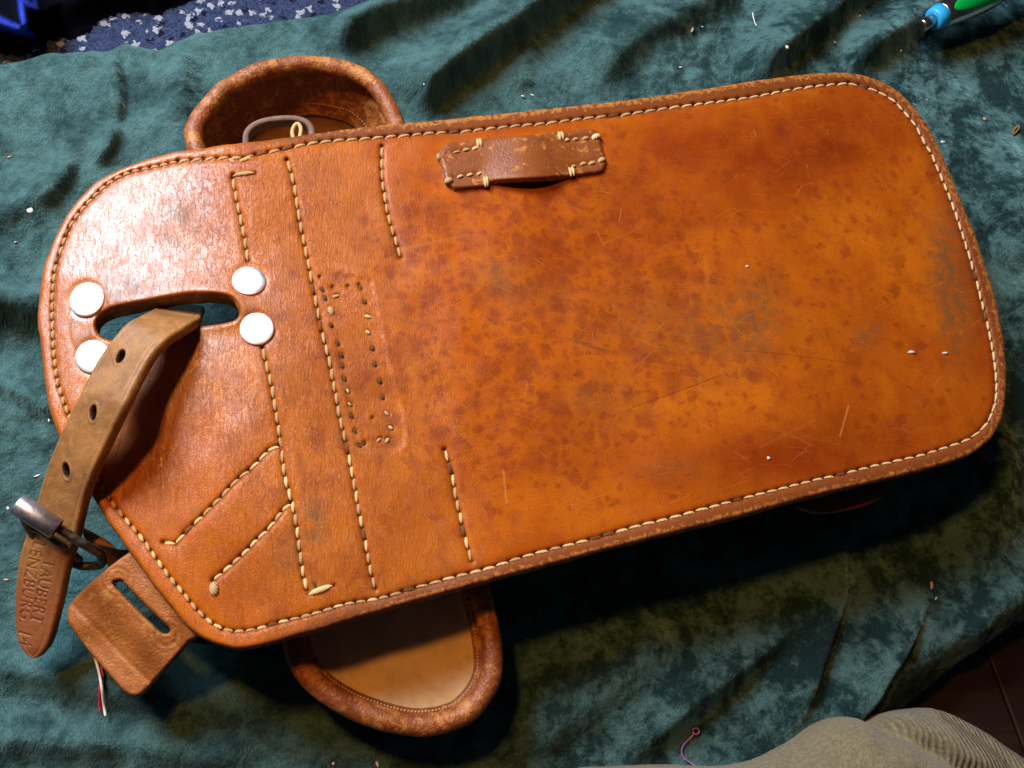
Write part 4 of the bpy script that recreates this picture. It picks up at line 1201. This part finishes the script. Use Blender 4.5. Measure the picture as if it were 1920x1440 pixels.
M['strap_top'] = ss.fin(bc, ss.ramp(n2, 0.3, 0.7, 0.42, 0.6), ss.bump(hh_, 0.45, 0.0004), **{'Specular IOR Level': 0.4})
def ringattr(g):
    out = np.zeros((NS, RW)); out[:, :MV] = g; return out.ravel()
tipg = np.repeat(smooth(arc[row_at(1000)], arc[row_at(1130)], arc)[:, None], MV, 1)
mk('strap_band', ringv, F, [M['strap_top'], M['strap']], STR, True, mi, {'stamp': ringattr(emb), 'tip': ringattr(tipg), 'punch_shade': ringattr(hole_shade)})

# the strap's other end, folded round the buckle bar and running back under the flap
lowsec = [((150,985),(205,1015),.0375),((160,1012),(222,1030),.0395),((185,1040),(240,1030),.034),((215,1075),(262,1035),.026),((262,1120),(310,1060),.016),((330,1180),(390,1100),.009),((430,1200),(470,1110),.007)]
lb = P(np.array([a[0][0] for a in lowsec]), np.array([a[0][1] for a in lowsec]), np.array([a[2] for a in lowsec]))
rb = P(np.array([a[1][0] for a in lowsec]), np.array([a[1][1] for a in lowsec]), np.array([a[2] for a in lowsec]))
bb_ = catmull(np.hstack([lb, rb]), 50)
V = []; F = []
for i in range(50):
    l_, r_ = bb_[i, :3], bb_[i, 3:]
    for f in (0, .1, .3, .5, .7, .9, 1): V.append(l_ * (1 - f) + r_ * f - np.array([0, 0, 0.0008 if f in (0, 1) else 0]))
    for f in (1, .5, 0): V.append(l_ * (1 - f) + r_ * f - np.array([0, 0, 0.0036]))
for i in range(49):
    for j in range(10): F.append((i * 10 + j, i * 10 + (j + 1) % 10, (i + 1) * 10 + (j + 1) % 10, (i + 1) * 10 + j))
F.append(tuple(range(9, -1, -1))); F.append(tuple(490 + j for j in range(10)))
mk('buckle_end', V, F, M['strap'], STR)

# roller buckle
bar = [(40,945,.0600),(72,964,.0585),(104,987,.0570),(140,1010,.0545),(165,1025,.0515),(182,1034,.0470),(190,1043,.0415)]
bp = np.array(bar)
bpath = P(bp[:, 0], bp[:, 1], bp[:, 2])
back = P(np.array([188, 150, 110, 72, 52, 44]), np.array([1058, 1060, 1040, 1012, 985, 962]), np.array([.0365, .034, .036, .0395, .045, .053]))
loop3 = catmull(np.vstack([bpath, back]), 90, True)
Vt, Ft = tube(loop3, 0.0017, 10, closed=True)
BK = mk('buckle', Vt, Ft, M['iron'], STR)
A_, B_ = P(34, 945, .0595), P(108, 994, .0567)
ax = (B_ - A_); LA = np.linalg.norm(ax); ax /= LA
N0 = np.cross(ax, [0, 0, 1.0]); N0 /= np.linalg.norm(N0); N1 = np.cross(N0, ax)
V = []; F = []; sg = 36
prof = [(0.0, 0.0028), (0.0, 0.0036), (0.0004, 0.0039), (LA - 0.0004, 0.0039), (LA, 0.0036), (LA, 0.0030), (LA * 0.5, 0.0029)]
A_ = A_ + np.array([0, 0, 0.0012])
for s_, r_ in prof:
    for k in range(sg):
        a = 2 * math.pi * k / sg; V.append(A_ + ax * s_ + (N0 * math.cos(a) + N1 * math.sin(a)) * r_)
for i in range(len(prof)):
    i2 = (i + 1) % len(prof)
    for k in range(sg): F.append((i * sg + k, i * sg + (k + 1) % sg, i2 * sg + (k + 1) % sg, i2 * sg + k))
rl = mk('roller', V, F, M['steel'], BK)
tg = P(np.array([150, 112, 78, 60]), np.array([1050, 1020, 996, 990]), np.array([.0375, .049, .0525, .053]))
Vt, Ft = tube(catmull(tg, 24), 0.0014, 8)
mk('tongue', Vt, Ft, M['iron'], BK)

# ------------------------------------------------------------------ pen
PEN = empty('ballpoint_pen', P(1760, 33, 0.0), 'chrome ballpoint pen with sky blue collar and green inlay', 'pen')
pz = 0.0085 + cloth_z(1790, 20)
p0, p1 = P(1727, 49, pz - 0.001), P(1815, 3, pz + 0.001)
pa = (p1 - p0) / np.linalg.norm(p1 - p0)
pn = np.array([0, 0, 1.0]) - pa[2] * pa; pn /= np.linalg.norm(pn); pb = np.cross(pa, pn)
PM = float(np.linalg.norm(p1 - p0)) / math.hypot(88, 46)
def lathe(name, prof, mat, parent, seg=40, arcfun=None):
    V = []; F = []
    for s_, r_ in prof:
        for k in range(seg):
            a = 2 * math.pi * k / seg; V.append(p0 + pa * s_ * PM + (pn * math.cos(a) + pb * math.sin(a)) * r_ * PM)
    for i in range(len(prof) - 1):
        for k in range(seg): F.append((i * seg + k, i * seg + (k + 1) % seg, (i + 1) * seg + (k + 1) % seg, (i + 1) * seg + k))
    F.append(tuple(range(seg - 1, -1, -1))); F.append(tuple((len(prof) - 1) * seg + k for k in range(seg)))
    return mk(name, V, F, mat, parent)
lathe('push_button', [(0, 7), (1, 9), (3, 9.6), (30, 9.8), (30.5, 8)], M['chrome'], PEN)
lathe('collar', [(24, 11.5), (24.4, 14.6), (26, 16.2), (30, 17.2), (41, 19.2), (41.5, 18)], M['penblue'], PEN)
rb_ = lambda x: 19.4 + 7.5 * math.sin(min(1, max(0, (x - 41) / 130)) * math.pi * 0.75)
BARREL = lathe('barrel', [(40.5, 16), (41, 19.0)] + [(x, rb_(x)) for x in range(42, 500, 8)] + [(520, 17), (545, 8), (556, 4)], M['chrome'], PEN)
V = []; F = []; na, nf = 60, 18
for i in range(na + 1):
    x = 50 + 330 * i / na
    half = 1.05 * math.sqrt(max(0, 1 - ((x - 215) / 166.0) ** 2))
    for j in range(nf + 1):
        a = 0.30 + half * (2 * j / nf - 1)
        r_ = rb_(x) + 0.9 - 0.9 * abs(2 * j / nf - 1) ** 8 - (0.5 if i in (0, na) else 0)
        V.append(p0 + pa * x * PM + (pn * math.cos(a) + pb * math.sin(a)) * r_ * PM)
for i in range(na):
    for j in range(nf): F.append((i * (nf + 1) + j, i * (nf + 1) + j + 1, (i + 1) * (nf + 1) + j + 1, (i + 1) * (nf + 1) + j))
mk('grip_inlay', V, F, M['pengreen'], BARREL)

# ------------------------------------------------------------------ threads and crumbs
def strand(name, pts, rad, mat, label, cat, lift=0.0006, group=None):
    q = catmull(pts, max(12, int(plen(pts) / 3)))
    z = np.array([cloth_z(a, b) for a, b in q]) + lift
    z = np.convolve(np.pad(z, 3, 'edge'), np.ones(7) / 7, 'valid') + 0.0006
    Vt, Ft = tube(P(q[:, 0], q[:, 1], z), rad, 6)
    return tag(mk(name, Vt, Ft, mat), label, cat, group)
strand('white_thread', [(163,1209),(172,1217),(180,1240),(186,1262),(191,1290),(194,1315),(198,1343)], 0.00055, M['whitethread'], 'cream white thread end hanging out beside the slotted tab', 'thread', 0.0035)
strand('red_thread', [(193,1240),(190,1255),(192,1268),(188,1285),(187,1310),(188,1334)], 0.0006, M['redthread'], 'red thread end lying along the white thread', 'thread', 0.0018)
th = np.linspace(0, 2 * math.pi, 14)
strand('pink_thread', [(1305 - 6 * math.cos(a), 1371 + 6 * math.sin(a)) for a in th[::-1]] + [(1300,1378),(1290,1388),(1281,1398),(1278,1410),(1283,1422),(1294,1430),(1304,1437),(1308,1446)], 0.00030, M['pinkthread'], 'thin pink thread with a curled end near the knit', 'thread')
strand('lint_hair', [(1411,24),(1413,34),(1416,44),(1419,49)], 0.00028, M['crumbw'], 'short curved white hair on velvet at the top', 'lint')
sh = strand('leather_shaving', [(1899,250),(1902,243),(1909,236),(1911,240),(1905,248),(1900,252)], 0.00055, M['shaving'], 'tan curled shaving on velvet at the right edge', 'shaving')

def crumb(px, py, r, mat, label, cat='crumb', group=None, el=1.0, onbag=False, an=0.0):
    bm = bmesh.new(); bmesh.ops.create_icosphere(bm, subdivisions=2, radius=1.0)
    sd = random.random() * 50
    V = np.array([v.co[:] for v in bm.verts]); F = [tuple(v.index for v in f.verts) for f in bm.faces]; bm.free()
    k = 1 + 0.35 * vnoise(V[:, 0] * 1.6 + sd, V[:, 1] * 1.6 + V[:, 2], 3)
    V = V * k[:, None] * np.array([el, 1 / math.sqrt(el), 0.55]) * r
    c, s_ = math.cos(an), math.sin(an)
    V[:, :2] = V[:, :2] @ np.array([[c, s_], [-s_, c]])
    z = float(z_panel(np.array([[px, py]]))[0]) if onbag else cloth_z(px, py)
    return tag(mk('crumb', V + P(px, py, z + r * 0.3), F, mat), label, cat, group)
crumb(56, 395, .0013, M['crumbw'], 'white crumb on velvet left of the bag flap, largest of the lint')
crumb(1476, 89, .0011, M['crumbw'], 'white crumb between the two dark folds at the top')
crumb(1298, 57, .0010, M['crumbt'], 'tan stick-shaped crumb on velvet above the bag', el=2.2, an=1.2)
crumb(1846, 223, .0011, M['crumbt'], 'tan pebble-like crumb right of the bag top corner')
crumb(1768, 266, .0009, M['crumbw'], 'white flake beside the bag right edge', el=1.8)
crumb(1747, 1098, .0010, M['crumbt'], 'tan flake on the shaded velvet below the bag', el=1.8, an=1.3)
crumb(1709, 660, .0009, M['crumbw'], 'white fleck on the leather panel near its right end', el=2.0, onbag=True)
crumb(1772, 662, .0007, M['crumbw'], 'tiny pale fleck on the leather beside the grey stain', el=2.0, onbag=True)
crumb(1441, 859, .0007, M['crumbw'], 'small pale fleck on the leather near the lower seam', onbag=True)
crumb(1401, 499, .0005, M['crumbw'], 'tiny white fleck on the leather in the middle', el=1.6, onbag=True)
for (x, y, r, where) in ((18,294,.0006,'at the left edge below the small folds'),(29,454,.0005,'at the left edge level with the upper rivets'),(1565,79,.0007,'between the fold and the bag top right corner'),
                  (1276,126,.0006,'just above the belt loop end of the bag'),(1898,281,.0006,'at the right edge below the curled shaving'),(1846,276,.0004,'right of the white flake by the bag edge'),
                  (1755,1122,.0005,'just below the tan flake in the shade'),(1908,944,.0006,'at the right edge in the bag shadow'),(625,1432,.0006,'at bottom, left of two under lower ear'),
                  (707,1432,.0008,'at bottom, right of two under lower ear'),(15,953,.0006,'left of the buckle roller'),(12,1087,.0006,'left of the stamped strap tip'),
                  (70,892,.0006,'left of the lowest strap hole'),(92,788,.0005,'beside the flap edge left of the strap'),(980,180,.0005,'above the bag edge, left of a close pair'),
                  (998,178,.0005,'above the bag edge, right of a close pair'),(795,158,.0004,'right of the upper ear'),(1317,50,.0004,'right of the tan stick-shaped crumb'),
                  (1612,30,.0005,'near the top edge left of the pen'),(1738,187,.0004,'beyond the bag top right corner'),(1690,95,.0004,'below the pen button')):
    crumb(x, y, r, random.choice([M['crumbw'], M['crumbw'], M['crumbt']]), 'tiny speck of lint on velvet ' + where, 'lint', 'lint specks on the velvet', random.uniform(1, 2.2), False, random.uniform(0, 3))
